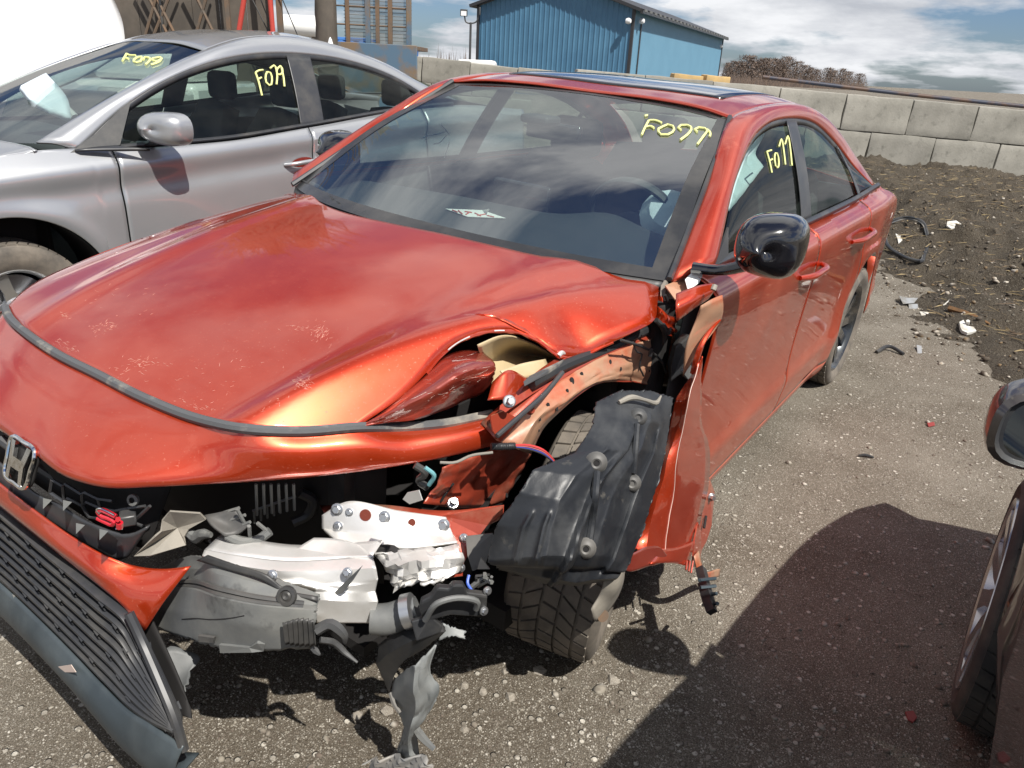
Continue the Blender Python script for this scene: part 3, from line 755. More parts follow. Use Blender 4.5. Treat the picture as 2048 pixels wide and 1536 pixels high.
# far containers and tank seen through it
for (x0, x1, yt, dep, lab) in ((596, 735, 70, 45, 'long blue container roofline seen through the mesh frame'), (800, 837, 92, 30, 'bright blue container end right of the mesh frame')):
    p0 = DEP(x0, yt, dep); p1 = DEP(x1, yt + (x1 - x0) * .05, dep); w = np.linalg.norm((p1 - p0)[:2]); zt = (p0[2] + p1[2]) / 2
    c_ = (p0 + p1) / 2; ct = empty('container', None, Matrix.Translation(Vector((c_[0], c_[1], 0)))); tag(ct, lab, 'container')
    V = []; n = max(8, int(w / .14))
    for i in range(n + 1):
        q = RH * (w * (i / n - .5)) - FH * (.04 if i % 4 < 2 else 0); V += [q, q + [0, 0, zt - .1]]
    mk('front_wall', V, [(2*i, 2*i+2, 2*i+3, 2*i+1) for i in range(n)], m_bluec, ct, smooth=False)
    box('top_rail', np.array([0, 0, zt - .06]) + FH * 1.2, (w + .08, 2.5, .14), m_bluec if dep > 40 else m_rust, ct, R=np.stack([RH, FH, [0, 0, 1]], 1), bevel=.01)
q = DEP(605, 53, 42); tk = empty('white_tank', None, Matrix.Translation(Vector((q[0], q[1], 0)))); tag(tk, 'white horizontal tank on a stand, seen between frame posts', 'tank')
V, Fc = latheg([(.001, -1.2), (.3, -1.15), (.5, -.95), (.52, -.9), (.52, .9), (.5, .95), (.3, 1.15), (.001, 1.2)], 24)
mk('drum', [RH * v[1] + FH * v[0] + np.array([0, 0, v[2] + q[2]]) for v in V], Fc, m_white, tk)
for s in (-.6, .6): box('stand_leg', RH * s + np.array([0, 0, (q[2] - .4) / 2]), (.2, .5, q[2] - .4), m_rust, tk, R=R3)
# ================================================================== the orange wreck: body
RC = np.array([[9.99980908e-01, 2.80980448e-04, -6.17292256e-03], [0.0, 9.98965653e-01, 4.54711385e-02], [6.17931412e-03, -4.54702703e-02, 9.98946580e-01]])
FC = Frame(RC, (-0.00029038, 0.0008792, 0.05533388))
car = empty('wrecked_car', None, FC.mat())
tag(car, 'orange-red sedan with its front left corner torn off in a crash', 'car')
P = FC.P

def wheel(parent, c, r=.322, w=.225, rim=.235, steer=0.0, camber=0.0, side=1, spokes=5, tyre=None, tread=True, mrim=None, ntread=44, face=.74):
    tyre = tyre or m_tyre; mrim = mrim or m_rimd
    W_ = empty('wheel', parent, Matrix.Translation(Vector(c)) @ Matrix.Rotation(steer, 4, 'Z') @ Matrix.Rotation(camber, 4, 'X') @ Matrix.Scale(side, 4, (0, 1, 0)))
    h = w / 2
    prof = [(rim * .97, -h * .86), (rim + .012, -h * .93), (rim + .03, -h * 1.02), (r * .88, -h * 1.06), (r * .955, -h * .98), (r * .976, -h * .88), (r * .974, -h * .5), (r * .974, h * .5), (r * .976, h * .88), (r * .955, h * .98), (r * .88, h * 1.06), (rim + .03, h * 1.02), (rim + .012, h * .93), (rim * .97, h * .86)]
    V, Fc = latheg(prof, 72); mk('tyre', V, Fc, tyre, W_)
    parts = []
    if tread:
        lanes = [(-.90, -.62), (-.55, -.22), (-.16, .16), (.22, .55), (.62, .90)]
        for li, (l0, l1) in enumerate(lanes):
            for k in range(ntread):
                a0 = 2 * math.pi * (k + .5 * (li % 2)) / ntread; da = 2 * math.pi / ntread * .84
                sk = (.35 if li in (1, 3) else .12) * da * (1 if li < 2 else -1)
                rr = r * (1.0 if li in (1, 2, 3) else .994)
                q = []
                for rad in (r * .965, rr):
                    for aa, yy in ((a0 - sk, l0), (a0 + da - sk, l0), (a0 + da + sk, l1), (a0 + sk, l1)):
                        q.append((rad * math.cos(aa), yy * h, rad * math.sin(aa)))
                parts.append((q, [(4, 5, 6, 7), (0, 1, 5, 4), (1, 2, 6, 5), (2, 3, 7, 6), (3, 0, 4, 7)]))
                if li in (1, 2, 3) and spokes:      # sipes
                    pass
        V, Fc = merge(parts); tag(mk('tread', V, Fc, tyre, W_, smooth=False), None, None, kind='stuff')
    V, Fc = latheg([(rim * .93, -h * .85), (rim, -h * .9), (rim * 1.02, -h * .86), (rim * .94, -h * .5), (rim * .90, 0), (rim * .93, h * .6), (rim * 1.02, h * .88), (rim * 1.0, h * max(.93, face + .04)), (rim * .95, h * max(.84, face - .02)), (rim * .90, h * .45)], 48)
    mk('rim', V, Fc, mrim, W_)
    for k in range(spokes):
        a = 2 * math.pi * k / spokes; sp_ = []
        for rad, wd, y in ((.045, .030, h * (face - .24)), (rim * .5, .022, h * (face - .08)), (rim * .93, .030, h * face)):
            for sg in (-1, 1):
                for dy in (0, -.02):
                    sp_.append((rad * math.cos(a) - sg * wd * math.sin(a), y + dy, rad * math.sin(a) + sg * wd * math.cos(a)))
        mk('spoke', sp_, [(0, 2, 6, 4), (4, 6, 10, 8), (0, 4, 5, 1), (4, 8, 9, 5), (2, 3, 7, 6), (6, 7, 11, 10), (8, 10, 11, 9)], mrim, W_, angle=30)
    V, Fc = latheg([(.001, h * .62), (.03, h * .62), (.055, h * .52), (.062, h * .3)], 24); mk('hub', V, Fc, mrim, W_)
    V, Fc = latheg([(.001, 0), (.15, 0), (.15, .02), (.001, .02)], 32); mk('brake_disc', V, Fc, m_steel, W_)
    return W_

# side surface -----------------------------------------------------------------
side_prof = fn([(.10, .815), (.15, .852), (.22, .874), (.30, .886), (.365, .894), (.41, .886), (.50, .883), (.62, .886), (.74, .892), (.84, .897), (.915, .893), (.945, .882), (.965, .860), (.985, .815)])
def side_y(x, z):
    y = side_prof(z)
    if x < -2.75: y = y - .055 * ((-2.75 - x) / .9) ** 2 * (1 + .4 * (z - .6))
    # flare over the rear wheel
    d = math.hypot(x + 2.735, z - .33); y += .018 * math.exp(-((d - .40) / .09) ** 2) * (1 if z < .75 else .4)
    return y
def arch(x, xc=-2.735, zc=.33, r=.372):
    return zc + math.sqrt(max(0, r * r - (x - xc) ** 2)) if abs(x - xc) < r else -9
def sidepatch(name, x0, x1, zb, zt, mat_, parent, yf, nx=30, nz=26, sgn=1, thick=.004, xw=None):
    G = np.zeros((nz, nx, 3))
    for i in range(nx):
        u = i / (nx - 1)
        for j in range(nz):
            v = j / (nz - 1)
            x = x0 + (x1 - x0) * u
            lo, hi = zb(x), zt(x); z = lo + (hi - lo) * v
            if xw: x = x + xw(u, z)
            G[j, i] = (x, sgn * yf(x, z), z)
    return grid(name, G, mat_, parent, thick=thick, off=0, angle=25), G
belt_z = fn([(-.5, .985), (-1.5, .985), (-2.3, .99), (-2.6, 1.0), (-2.9, 1.012), (-3.4, .98)])
for sgn in (1, -1):
    o, GD = sidepatch('front_door', -.475 if sgn > 0 else -.66, -1.535, lambda x: .225 + .0 * x, lambda x: belt_z(x) - .004, m_paint_side, car, side_y, 44, 40, sgn)
    if sgn == 1: bv_fd = gbvh(GD); fdoor = o
    def zb2(x): return max(.225, arch(x))
    o, GD = sidepatch('rear_door', -1.545, -2.47, zb2, lambda x: belt_z(x) - .004, m_paint_side, car, side_y, 46, 34, sgn, xw=None)
    if sgn == 1: bv_rd = gbvh(GD); rdoor = o
    def zb3(x): return max(.30, arch(x))
    def zt3(x): return belt_z(x) - .004 if x > -3.0 else belt_z(x) - .004 - .13 * ((-3.0 - x) / .5) ** 1.3
    o, GQ = sidepatch('quarter_panel', -2.478, -3.52, zb3, zt3, m_paint_side, car, side_y, 54, 30, sgn)
    # sill
    o, _ = sidepatch('sill', -.40, -2.40, lambda x: .125, lambda x: .219, m_paint_side, car, side_y, 30, 6, sgn)
    # inside of the wheel house
    V = []
    for k in range(25):
        a = math.pi * (k / 24 * 1.2 - .1); 
        for y in (.50, .862): V.append((-2.735 + .368 * math.cos(a), sgn * y, .33 + .368 * math.sin(a)))
    mk('wheel_house', V, [(2*k, 2*k+2, 2*k+3, 2*k+1) for k in range(24)], m_dark, car)
for sgn in (1, -1):
    for xg in (-1.54, -2.474):
        tube('door_gap_seal', [(xg, sgn * (side_y(xg, z) - .006), z) for z in np.linspace(max(.24, arch(xg) + .01), .978, 20)], .0075, m_dark, car, seg=6)  # near-black strip stands in for the shade inside each door gap
# roof and upper frame -----------------------------------------------------------
rail_in = [(-.455, .762, .957), (-.80, .683, 1.152), (-1.154, .596, 1.343), (-1.34, .592, 1.368), (-1.60, .595, 1.385), (-1.93, .598, 1.382), (-2.45, .612, 1.300), (-2.87, .650, 1.150), (-3.22, .715, .965)]
rail_out = [(-.585, .826, .990), (-.93, .722, 1.205), (-1.17, .675, 1.298), (-1.34, .658, 1.330), (-1.62, .648, 1.343), (-1.95, .650, 1.325), (-2.36, .668, 1.232), (-2.70, .715, 1.105), (-2.93, .79, 1.004)]
rail_mid = [tuple((np.array(a) + np.array(b)) / 2 + np.array([.004, .016, .016])) for a, b in zip(rail_in, rail_out)]
for sgn in (1, -1):
    G = loft([rail_in, rail_mid, rail_out], 60, 9); G = mir(G) if sgn < 0 else G
    grid('side_frame', G, m_paint, car, thick=.012)
    if sgn == 1: G_rail = G
cen = [(-1.235, 0, 1.368), (-1.45, 0, 1.402), (-1.70, 0, 1.416), (-2.0, 0, 1.414), (-2.35, 0, 1.375), (-2.62, 0, 1.318)]
def edge(t): return curve(rail_in[2:], 40)
er = np.array(rail_in[2:8]); 
ed = [(-1.154, .596, 1.343), (-1.40, .594, 1.374), (-1.66, .595, 1.386), (-1.98, .599, 1.380), (-2.34, .607, 1.324), (-2.60, .625, 1.254)]
half = [tuple(np.array(c) * .52 + np.array(e) * .48 + np.array([-.022, 0, .014])) for c, e in zip(cen, ed)]
qtr = [tuple(np.array(c) * .17 + np.array(e) * .83 + np.array([-.01, 0, .012])) for c, e in zip(cen, ed)]
G = loft([ed, qtr, half, cen, mir(half), mir(qtr), mir(ed)], 40, 49)
roof = grid('roof', G, m_paint, car, thick=.006); bv_roof = gbvh(G)
G2 = G[3:-3, 2:-2].copy(); G2[..., 2] -= .028; grid('headliner', G2, m_headliner, roof, thick=.004)
# dark glass panel of the sunroof, let in the roof
xs_ = np.linspace(-1.375, -2.02, 16); ys_ = np.linspace(-.47, .47, 20)
G3 = np.zeros((20, 16, 3))
for j, y in enumerate(ys_):
    for i, x in enumerate(xs_):
        h = bv_roof.ray_cast(Vector((x, y, 2)), Vector((0, 0, -1)))[0]; G3[j, i] = (x, y, h.z + .004)
grid('sunroof_glass', G3, m_gloss, roof, thick=.004)
# windshield ---------------------------------------------------------------------
ws_top = [(-1.150, .590, 1.338), (-1.190, .42, 1.353), (-1.222, .2, 1.361), (-1.232, 0, 1.364)]
ws_top = ws_top + [tuple(mir(p)) for p in ws_top[-2::-1]]
ws_bot = [(-.462, .755, .953), (-.345, .52, .962), (-.275, .26, .968), (-.255, 0, .970)]
ws_bot = ws_bot + [tuple(mir(p)) for p in ws_bot[-2::-1]]
ws_mid = [tuple((np.array(a) + np.array(b)) / 2 + np.array([.018, 0, .026])) for a, b in zip(ws_top, ws_bot)]
G = loft([ws_bot, ws_mid, ws_top], 41, 25)
wsh = grid('windshield', G, m_glass, car, thick=0); bv_ws = gbvh(G); G_ws = G
def strip_on(G, js, is_, off):
    S = G[js[0]:js[1], is_[0]:is_[1]].copy()
    n = np.cross(np.gradient(G, axis=1), np.gradient(G, axis=0)); n /= np.linalg.norm(n, axis=2)[..., None] + 1e-9
    n *= np.sign(n[..., 2:3]); return S + off * n[js[0]:js[1], is_[0]:is_[1]]
m_frit = mat('ceramic_border', (.030, .031, .033), .25, var=((.075, .072, .068), 4, .45, .7))
GF = loft([ws_bot, ws_mid, ws_top], 161, 61)
grid('black_border', strip_on(GF, (0, 61), (0, 7), .0012), m_frit, wsh, thick=0)
grid('black_border', strip_on(GF, (0, 61), (154, 161), .0012), m_frit, wsh, thick=0)
grid('black_border', strip_on(GF, (0, 4), (6, 155), .0012), m_frit, wsh, thick=0)
grid('black_border', strip_on(GF, (59, 61), (6, 155), .0012), m_frit, wsh, thick=0)
# pillar mouldings beside the glass
for sgn in (1, -1):
    e = curve(rail_in[:3], 24); e = mir(e) if sgn < 0 else e
    tube('windshield_moulding', e + [.004, -.006 * sgn, .006], .009, m_trim, car, seg=6)
# cowl under the glass
cowl_f = [(p[0] + .07, p[1] * .97, p[2] - .10) for p in ws_bot]
G = loft([cowl_f, [(p[0] + .03, p[1] * .99, p[2] - .06) for p in ws_bot], [(p[0] - .006, p[1], p[2] + .002) for p in ws_bot]], 41, 7)
grid('cowl', G, m_black, car, thick=.004)
# wipers
for a, b_ in ((P(612, 362, 'z', .965), P(668, 402, 'z', .975)),):
    tube('wiper', [a, (a + b_) / 2 + [0, 0, .012], b_], .007, m_black, car, n=8)
    tube('wiper', [a + [.03, .0, .01], b_ + [.02, .05, .0]], .005, m_black, car, n=4)
# side glass -----------------------------------------------------------------------
def dlo(sgn):
    top = curve(rail_out, 90)
    ztop = lin([(p[0], p[2]) for p in top]); ytop = lin([(p[0], p[1]) for p in top])
    def yf(x, z):
        b_ = belt_z(x); t = np.clip((z - b_) / max(.02, ztop(x) - b_), 0, 1)
        return .818 + (ytop(x) - .818) * t + .012 * math.sin(math.pi * t)
    return ztop, yf
ztop, gy = dlo(1)
def panel(nm, xa, xb, lean, mat_, sgn, inset, off, parent, bot=.008, thick=0):
    nx, nz = 28, 16; G = np.zeros((nz, nx, 3))
    for i in range(nx):
        u = i / (nx - 1)
        for j in range(nz):
            v = j / (nz - 1)
            xbt = xa[0] + (xb[0] - xa[0]) * u; xtp = xa[1] + (xb[1] - xa[1]) * u; x = xbt + (xtp - xbt) * v
            lo = belt_z(x) + bot; hi = max(lo + .003, ztop(x) - inset); z = lo + (hi - lo) * v
            G[j, i] = (x, sgn * (gy(x, z) + off), z)
    return grid(nm, G, mat_, parent, thick=thick), G
for sgn in (1, -1):
    o, Gs = panel('front_window', (-.66, -.72), (-1.515, -1.60), 0, m_sglass, sgn, .022, -.006, car)
    if sgn == 1: bv_fw = gbvh(Gs); fwin = o
    else: pwin = o; bv_pw = gbvh(Gs)
    panel('rear_window', (-1.62, -1.70), (-2.47, -2.40), 0, m_sglass, sgn, .022, -.006, car)
    panel('quarter_window', (-2.50, -2.43), (-2.86, -2.74), 0, m_sglass, sgn, .018, -.006, car)
    panel('b_pillar', (-1.50, -1.585), (-1.635, -1.715), 0, m_trim, sgn, .006, .002, car, thick=.004)
    panel('window_divider', (-2.462, -2.395), (-2.505, -2.435), 0, m_trim, sgn, .006, .003, car, thick=.004)
    # black surround
    tp = curve(rail_out, 60); G = np.array([tp + [0, .002, .001], tp + [-.0, .0005, -.014], tp + [-.0, -.004, -.027]]); G[..., 1] *= sgn
    grid('window_trim', G, m_trim, car, thick=.006)
    xs_ = np.linspace(-.60, -2.90, 50); G = np.zeros((3, 50, 3))
    for i, x in enumerate(xs_):
        for j, (dy, dz) in enumerate(((.008, -.004), (.010, .010), (-.002, .020))): G[j, i] = (x, sgn * (.818 + dy), belt_z(x) + dz)
    grid('belt_moulding', G, m_trim, car, thick=.004)
    # triangle ahead of the window, with the mirror foot
    tri = [(-.56, .832, .985), (-.70, .822, .992), (-.735, .792, 1.075)]
    plate('mirror_triangle', [np.array(q) * [1, sgn, 1] for q in tri], m_trim, car, thick=.006)
# rear glass, boot, tail
bl_top = [(-2.61, .60, 1.258), (-2.63, .3, 1.305), (-2.635, 0, 1.316)]; bl_top += [tuple(mir(q)) for q in bl_top[-2::-1]]
bl_bot = [(-3.20, .66, 1.005), (-3.25, .3, 1.02), (-3.27, 0, 1.022)]; bl_bot += [tuple(mir(q)) for q in bl_bot[-2::-1]]
grid('rear_window_glass', loft([bl_top, [tuple((np.array(a) + np.array(b)) / 2 + np.array([-.01, 0, .03])) for a, b in zip(bl_top, bl_bot)], bl_bot], 21, 9), m_sglass, car, thick=0)
bt = [(-3.54, .74, .845), (-3.62, .3, .93), (-3.64, 0, .94)]; bt += [tuple(mir(q)) for q in bt[-2::-1]]
side_c = [(-3.20, .77, .955), (-3.25, .3, 1.018), (-3.27, 0, 1.02)]; side_c += [tuple(mir(q)) for q in side_c[-2::-1]]
grid('boot_lid', loft([side_c, bt], 21, 5), m_paint, car)
tl = [(-3.60, .76, .55), (-3.74, .3, .55), (-3.75, 0, .55)]; tl += [tuple(mir(q)) for q in tl[-2::-1]]
grid('rear_panel', loft([bt, tl], 21, 5), m_paint, car)
rb = [(-3.62, .82, .52), (-3.72, .5, .54), (-3.76, 0, .54)]; rb += [tuple(mir(q)) for q in rb[-2::-1]]
rb2 = [(-3.60, .80, .26), (-3.70, .5, .24), (-3.74, 0, .24)]; rb2 += [tuple(mir(q)) for q in rb2[-2::-1]]
grid('rear_bumper', loft([rb, rb2], 21, 5), m_paint_side, car)
for sgn in (1, -1):
    G = loft([[(-3.22, .842 * sgn, .86), (-3.4, .825 * sgn, .83), (-3.56, .76 * sgn, .82)], [(-3.28, .848 * sgn, .77), (-3.45, .83 * sgn, .75), (-3.58, .765 * sgn, .74)]], 12, 4); grid('tail_light', G, mat('tail_lens_%d' % (sgn + 1), (.25, .008, .01), .1, coat=1), car, thick=.02)
# handles
def handle(px0, py0, px1, py1, bv, parent, mat_, fr):
    a = fr.H(px0, py0, bv, .0); b_ = fr.H(px1, py1, bv, .0)
    if a is None: a = fr.P(px0, py0, 'y', .89)
    if b_ is None: b_ = fr.P(px1, py1, 'y', .89)
    m_ = (a + b_) / 2; ax = (b_ - a); L_ = np.linalg.norm(ax)
    s = np.sign(m_[1]); pts = [a + [0, s * .004, 0], a + ax * .15 + [0, s * .03, .002], m_ + [0, s * .042, .004], a + ax * .85 + [0, s * .034, .002], b_ + [0, s * .004, 0]]
    Pth = curve(pts, 14); V, Fc = tubeg(Pth, [.009, .011, .012, .013, .013, .013, .013, .013, .013, .013, .013, .012, .011, .009], 10)
    h = mk('handle', V, Fc, mat_, parent)
    cup = []
    for j in range(5):
        for k in range(16):
            an = 2 * math.pi * k / 16; rr = j / 4
            q = m_ + ax / L_ * math.cos(an) * L_ * .30 * rr + np.array([0, 0, 1]) * math.sin(an) * .026 * rr
            cup.append(q + np.array([0, s * (.0025 + .0 * rr), 0]))
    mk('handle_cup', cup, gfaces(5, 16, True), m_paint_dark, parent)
    return h
handle(1598, 556, 1640, 527, bv_fd, fdoor, m_paint, FC)
handle(1702, 484, 1738, 457, bv_rd, rdoor, m_paint, FC)
# mirrors
def car_mirror(parent, c, s, size, cap, fr=None, yaw=0.0, foot=True, glass=False):
    """s=+1 left side of a car facing +x; cap faces forward, glass faces back"""
    M3 = Matrix.Translation(Vector(c)) @ Matrix.Rotation(yaw, 4, 'Z')
    e = empty('door_mirror', parent, M3)
    V = []; nr = 32; prof = [(-.055, .86), (-.048, .97), (-.03, 1.0), (-.01, 1.0)] + [(.087 * math.sin(t), math.cos(t) ** .85) for t in np.radians([6, 14, 24, 34, 44, 54, 63, 71, 78, 84, 88.5])]
    for x, k in prof:
        for i in range(nr):
            a = 2 * math.pi * i / nr; cy, cz = math.cos(a), math.sin(a)
            sup = (abs(cy) ** 2.9 + abs(cz) ** 2.9) ** (-1 / 2.9)
            y = size[0] * k * cy * sup; z = size[1] * k * cz * sup * (1 - .20 * (-cy * s + 1) / 2 * (.6 if cz > 0 else 1.0))
            V.append((x * size[2] / .085 + (.02 * (cy * -s)), y, z))
    mk('housing', V, gfaces(len(prof), nr, True) + [tuple(range((len(prof)-1)*nr, len(prof)*nr))], cap, e)
    q = [np.array(v) for v in V[:nr]]; cen_ = sum(q) / nr
    rim_ = [cen_ + (v - cen_) * .93 + [.012, 0, 0] for v in q]; inn = [cen_ + (v - cen_) * .86 + [.012, 0, 0] for v in q]
    mk('glass_rim', q + rim_ + inn, gfaces(3, nr, True), m_trim, e)
    m_mir = mat('mirror_glass', (.55, .60, .58), .03, metal=1.0)
    mk('mirror_glass', inn, [tuple(range(nr))], m_mir, e)
    if foot:
        V, Fc = tubeg([(0.0, -s * size[0] * .45, -size[1] * .62), (.005, -s * (size[0] + .03), -size[1] * 1.0), (.01, -s * (size[0] + .10), -size[1] * 1.08)], [.03, .024, .026], 10, n=8, flat=.6)
        mk('foot', V, Fc, m_gloss if cap is m_gloss else m_trim, e)
    return e
car_mirror(car, P(1541, 492, 'y', .985), 1, (.082, .086, .10), m_gloss, yaw=.10)
car_mirror(car, P(678, 302, 'y', -.985), -1, (.10, .086, .10), m_gloss, yaw=-.10)
# inside ---------------------------------------------------------------------------
cab = box('floor_pan', (-1.6, 0, .22), (3.6, 1.5, .06), m_dark, car)
box('firewall', (-.33, 0, .56), (.04, 1.40, .62), m_dark, car)
box('rear_bulkhead', (-3.0, 0, .62), (.04, 1.35, .72), m_dark, car)
for s in (1, -1): 
    G = loft([[(-.48, s * .80, .25), (-2.6, s * .80, .25)], [(-.48, s * .80, .75), (-2.6, s * .80, .75)], [(-.56, s * .785, .972), (-2.75, s * .78, .985)]], 12, 8); grid('door_card', G, m_dash, car, thick=.006)
dash_b = [(p[0] + .015, p[1] * .97, p[2] - .025) for p in ws_bot]
dash_r = [(-.86, .70, .955), (-.84, .50, .985), (-.86, .37, 1.0), (-.84, .2, .965), (-.84, 0, .955), (-.84, -.3, .95), (-.80, -.70, .945)]
dash_m = [tuple((np.array(a) + np.array(b_)) / 2 + np.array([0, 0, .005])) for a, b_ in zip(dash_b, dash_r)]
dash_l = [(p[0] - .03, p[1], .72) for p in dash_r]
dash = grid('dashboard', loft([dash_b, dash_m, dash_r, [(p[0] - .03, p[1], p[2] - .05) for p in dash_r], dash_l], 41, 21), m_dash, car); bv_dash = gbvh(loft([dash_b, dash_m, dash_r, [(p[0] - .03, p[1], p[2] - .05) for p in dash_r], dash_l], 41, 21))
box('centre_screen', (-.84, 0.0, 1.0), (.02, .24, .13), m_gloss, dash, bevel=.008, R=rotz(0) )
# steering wheel
V, Fc = latheg([(.187, .0), (.183, .016), (.172, .016), (.168, 0), (.172, -.016), (.183, -.016), (.187, 0)], 40)
sw_c = np.array([-1.02, .37, .96]); sw_n = np.array([-.90, 0, .43])
stw = mk('steering_wheel', orient(V, sw_c, sw_n), Fc, m_dash, car)
V, Fc = latheg([(.001, .02), (.06, .018), (.075, -.01), (.001, -.02)], 20); mk('hub', orient(V, sw_c + [.02, 0, -.01], sw_n), Fc, m_dash, stw)
for s in (-1, 1): tube('spoke', [sw_c, sw_c + np.array([0, s * .17, 0])], .018, m_dash, stw)
plate('torn_cover', [sw_c + np.array(q) for q in ((.03, .02, .06), (.0, .10, .075), (-.02, .16, .03), (.0, .13, .0), (.02, .06, .04))], m_white, stw, thick=.006)
def seat(x, y, w=.50, head=True):
    s = empty('seat', car, Matrix.Translation(Vector((x, y, 0))))
    G = loft([[(.25, -w/2, .36), (.25, 0, .40), (.25, w/2, .36)], [(.22, -w/2, .48), (.22, 0, .46), (.22, w/2, .48)], [(-.22, -w/2, .44), (-.22, 0, .42), (-.22, w/2, .44)]], 12, 10); grid('cushion', G, m_cloth, s, thick=.08)
    G = loft([[(-.20, -w/2, .42), (-.24, 0, .42), (-.20, w/2, .42)], [(-.28, -w/2 - .02, .75), (-.33, 0, .75), (-.28, w/2 + .02, .75)], [(-.42, -w/2 + .06, 1.04), (-.45, 0, 1.06), (-.42, w/2 - .06, 1.04)]], 14, 12); grid('backrest', G, m_cloth, s, thick=.10)
    if head: box('headrest', (-.48, 0, 1.14), (.09, .26, .17), m_cloth, s, bevel=.035)
    return s
seat(-1.35, .37); seat(-1.35, -.37); seat(-2.25, .32, .6, True); seat(-2.25, -.32, .6, True)
# inflated curtain and side bags
G = loft([[P(1418, 350, 'y', .62), P(1400, 400, 'y', .62), P(1380, 470, 'y', .66)], [P(1430, 345, 'y', .56), P(1385, 430, 'y', .52), P(1340, 520, 'y', .55)]], 10, 6)
GB = loft([[(-.98, .69, 1.19), (-1.2, .64, 1.27), (-1.42, .63, 1.30)], [(-1.0, .66, 1.13), (-1.2, .60, 1.17), (-1.42, .60, 1.22)], [(-1.02, .69, 1.07), (-1.2, .66, 1.09), (-1.40, .66, 1.18)]], 30, 14)
for j in range(14):
    for i in range(30): GB[j, i, 1] += .018 * math.sin(i * .9) * math.sin(math.pi * j / 13)
grid('curtain_airbag', GB, m_airbag, car, thick=.01)
V, Fc = latheg([(.001, .07), (.07, .05), (.10, 0), (.07, -.05), (.001, -.07)], 16); V = orient(V, P(1338, 432, 'y', .50), (.7, .3, .6)); mk('steering_airbag', V, Fc, m_airbag, car)
# inner mirror and sensor pod behind the glass
mh = FC.H(1080, 222, bv_ws, -.03); box('sensor_housing', mh, (.10, .12, .03), m_dash, wsh, R=None, bevel=.01)
q = mh + np.array([-.10, 0, -.045]); box('rear_view_mirror', q, (.03, .24, .065), m_gloss, car, bevel=.012)
# paper on the dash
a = [FC.H(x, y, bv_dash, .006) for x, y in ((891, 421), (965, 424), (1012, 440), (935, 437))]
pp = plate('paper_sheet', a, m_white, car, thick=.0015)
m_redink = mat('red_ink', (.5, .05, .03), .7)
for x0, y0, x1, y1 in ((905, 425, 915, 429), (917, 426, 925, 433), (930, 428, 944, 430), (932, 434, 940, 429), (950, 431, 962, 437), (955, 436, 972, 433), (975, 436, 988, 439)):
    p0 = FC.H(x0, y0, bv_dash, .009); p1 = FC.H(x1, y1, bv_dash, .009)
    tube('red_writing', [p0, p1], .0022, m_redink, pp, seg=5)
plate('paper_corner', [FC.H(965, 424, bv_dash, .006), FC.H(975, 430, bv_dash, .008), P(979, 418, 'z', 1.0)], m_white, pp, thick=.0015)
# paint-marker writing
def strokes(nm, lines, bv, parent, r, fr, off=.003, n=10, mat_=None):
    for ln in lines:
        pts = [fr.H(x, y, bv, off) for x, y in ln]; pts = [q for q in pts if q is not None]
        if len(pts) < 2: continue
        tube(nm, pts, r, mat_ or m_marker, parent, seg=6, n=max(3, n if len(pts) > 2 else 3))
ws_txt = [[(1297, 243), (1289, 258), (1283, 272)], [(1299, 242), (1308, 242), (1323, 247)], [(1291, 255), (1300, 254), (1308, 258)], [(1325, 255), (1318, 258), (1316, 264), (1322, 271), (1330, 272), (1342, 268), (1348, 259), (1342, 252), (1334, 251), (1325, 255)],
          [(1362, 262), (1356, 257), (1362, 252), (1374, 252), (1382, 256), (1379, 266), (1360, 282)], [(1394, 266), (1390, 259), (1396, 257), (1408, 258), (1414, 262), (1408, 272), (1394, 291)], [(1414, 261), (1420, 267), (1419, 276)], [(1289, 234), (1295, 232)]]
strokes('marker_stroke', ws_txt, bv_ws, wsh, .0040, FC)
sd_txt = [[(1532, 304), (1537, 322), (1542, 346)], [(1532, 304), (1541, 301)], [(1537, 322), (1543, 319)], [(1549, 307), (1547, 316), (1550, 334), (1554, 336), (1556, 325), (1553, 308), (1549, 307)], [(1556, 294), (1562, 280), (1566, 304), (1569, 330)], [(1568, 290), (1575, 274), (1579, 300), (1582, 332)]]
strokes('marker_stroke', sd_txt, bv_fw, fwin, .0032, FC)
# cracks in the far side window
for ln in ([(881, 248), (893, 262), (898, 268)], [(842, 276), (860, 270), (880, 266), (890, 262)], [(866, 288), (880, 284), (892, 270)], [(888, 315), (894, 298), (898, 284)], [(916, 278), (914, 288), (921, 300), (932, 304)], [(938, 309), (940, 298)]):
    pts = [FC.H(x, y, bv_pw, .002) for x, y in ln]
    if all(q is not None for q in pts): tube('crack', pts, .0022, m_white, pwin, seg=5, n=8)
# rear wheels, passenger front wheel
wheel(car, (-2.735, .782, .30), spokes=10, tyre=m_tyre)
wheel(car, (-2.735, -.782, .24), spokes=10, side=-1, tread=False)
wheel(car, (0, -.765, .27), spokes=10, side=-1, tread=False)
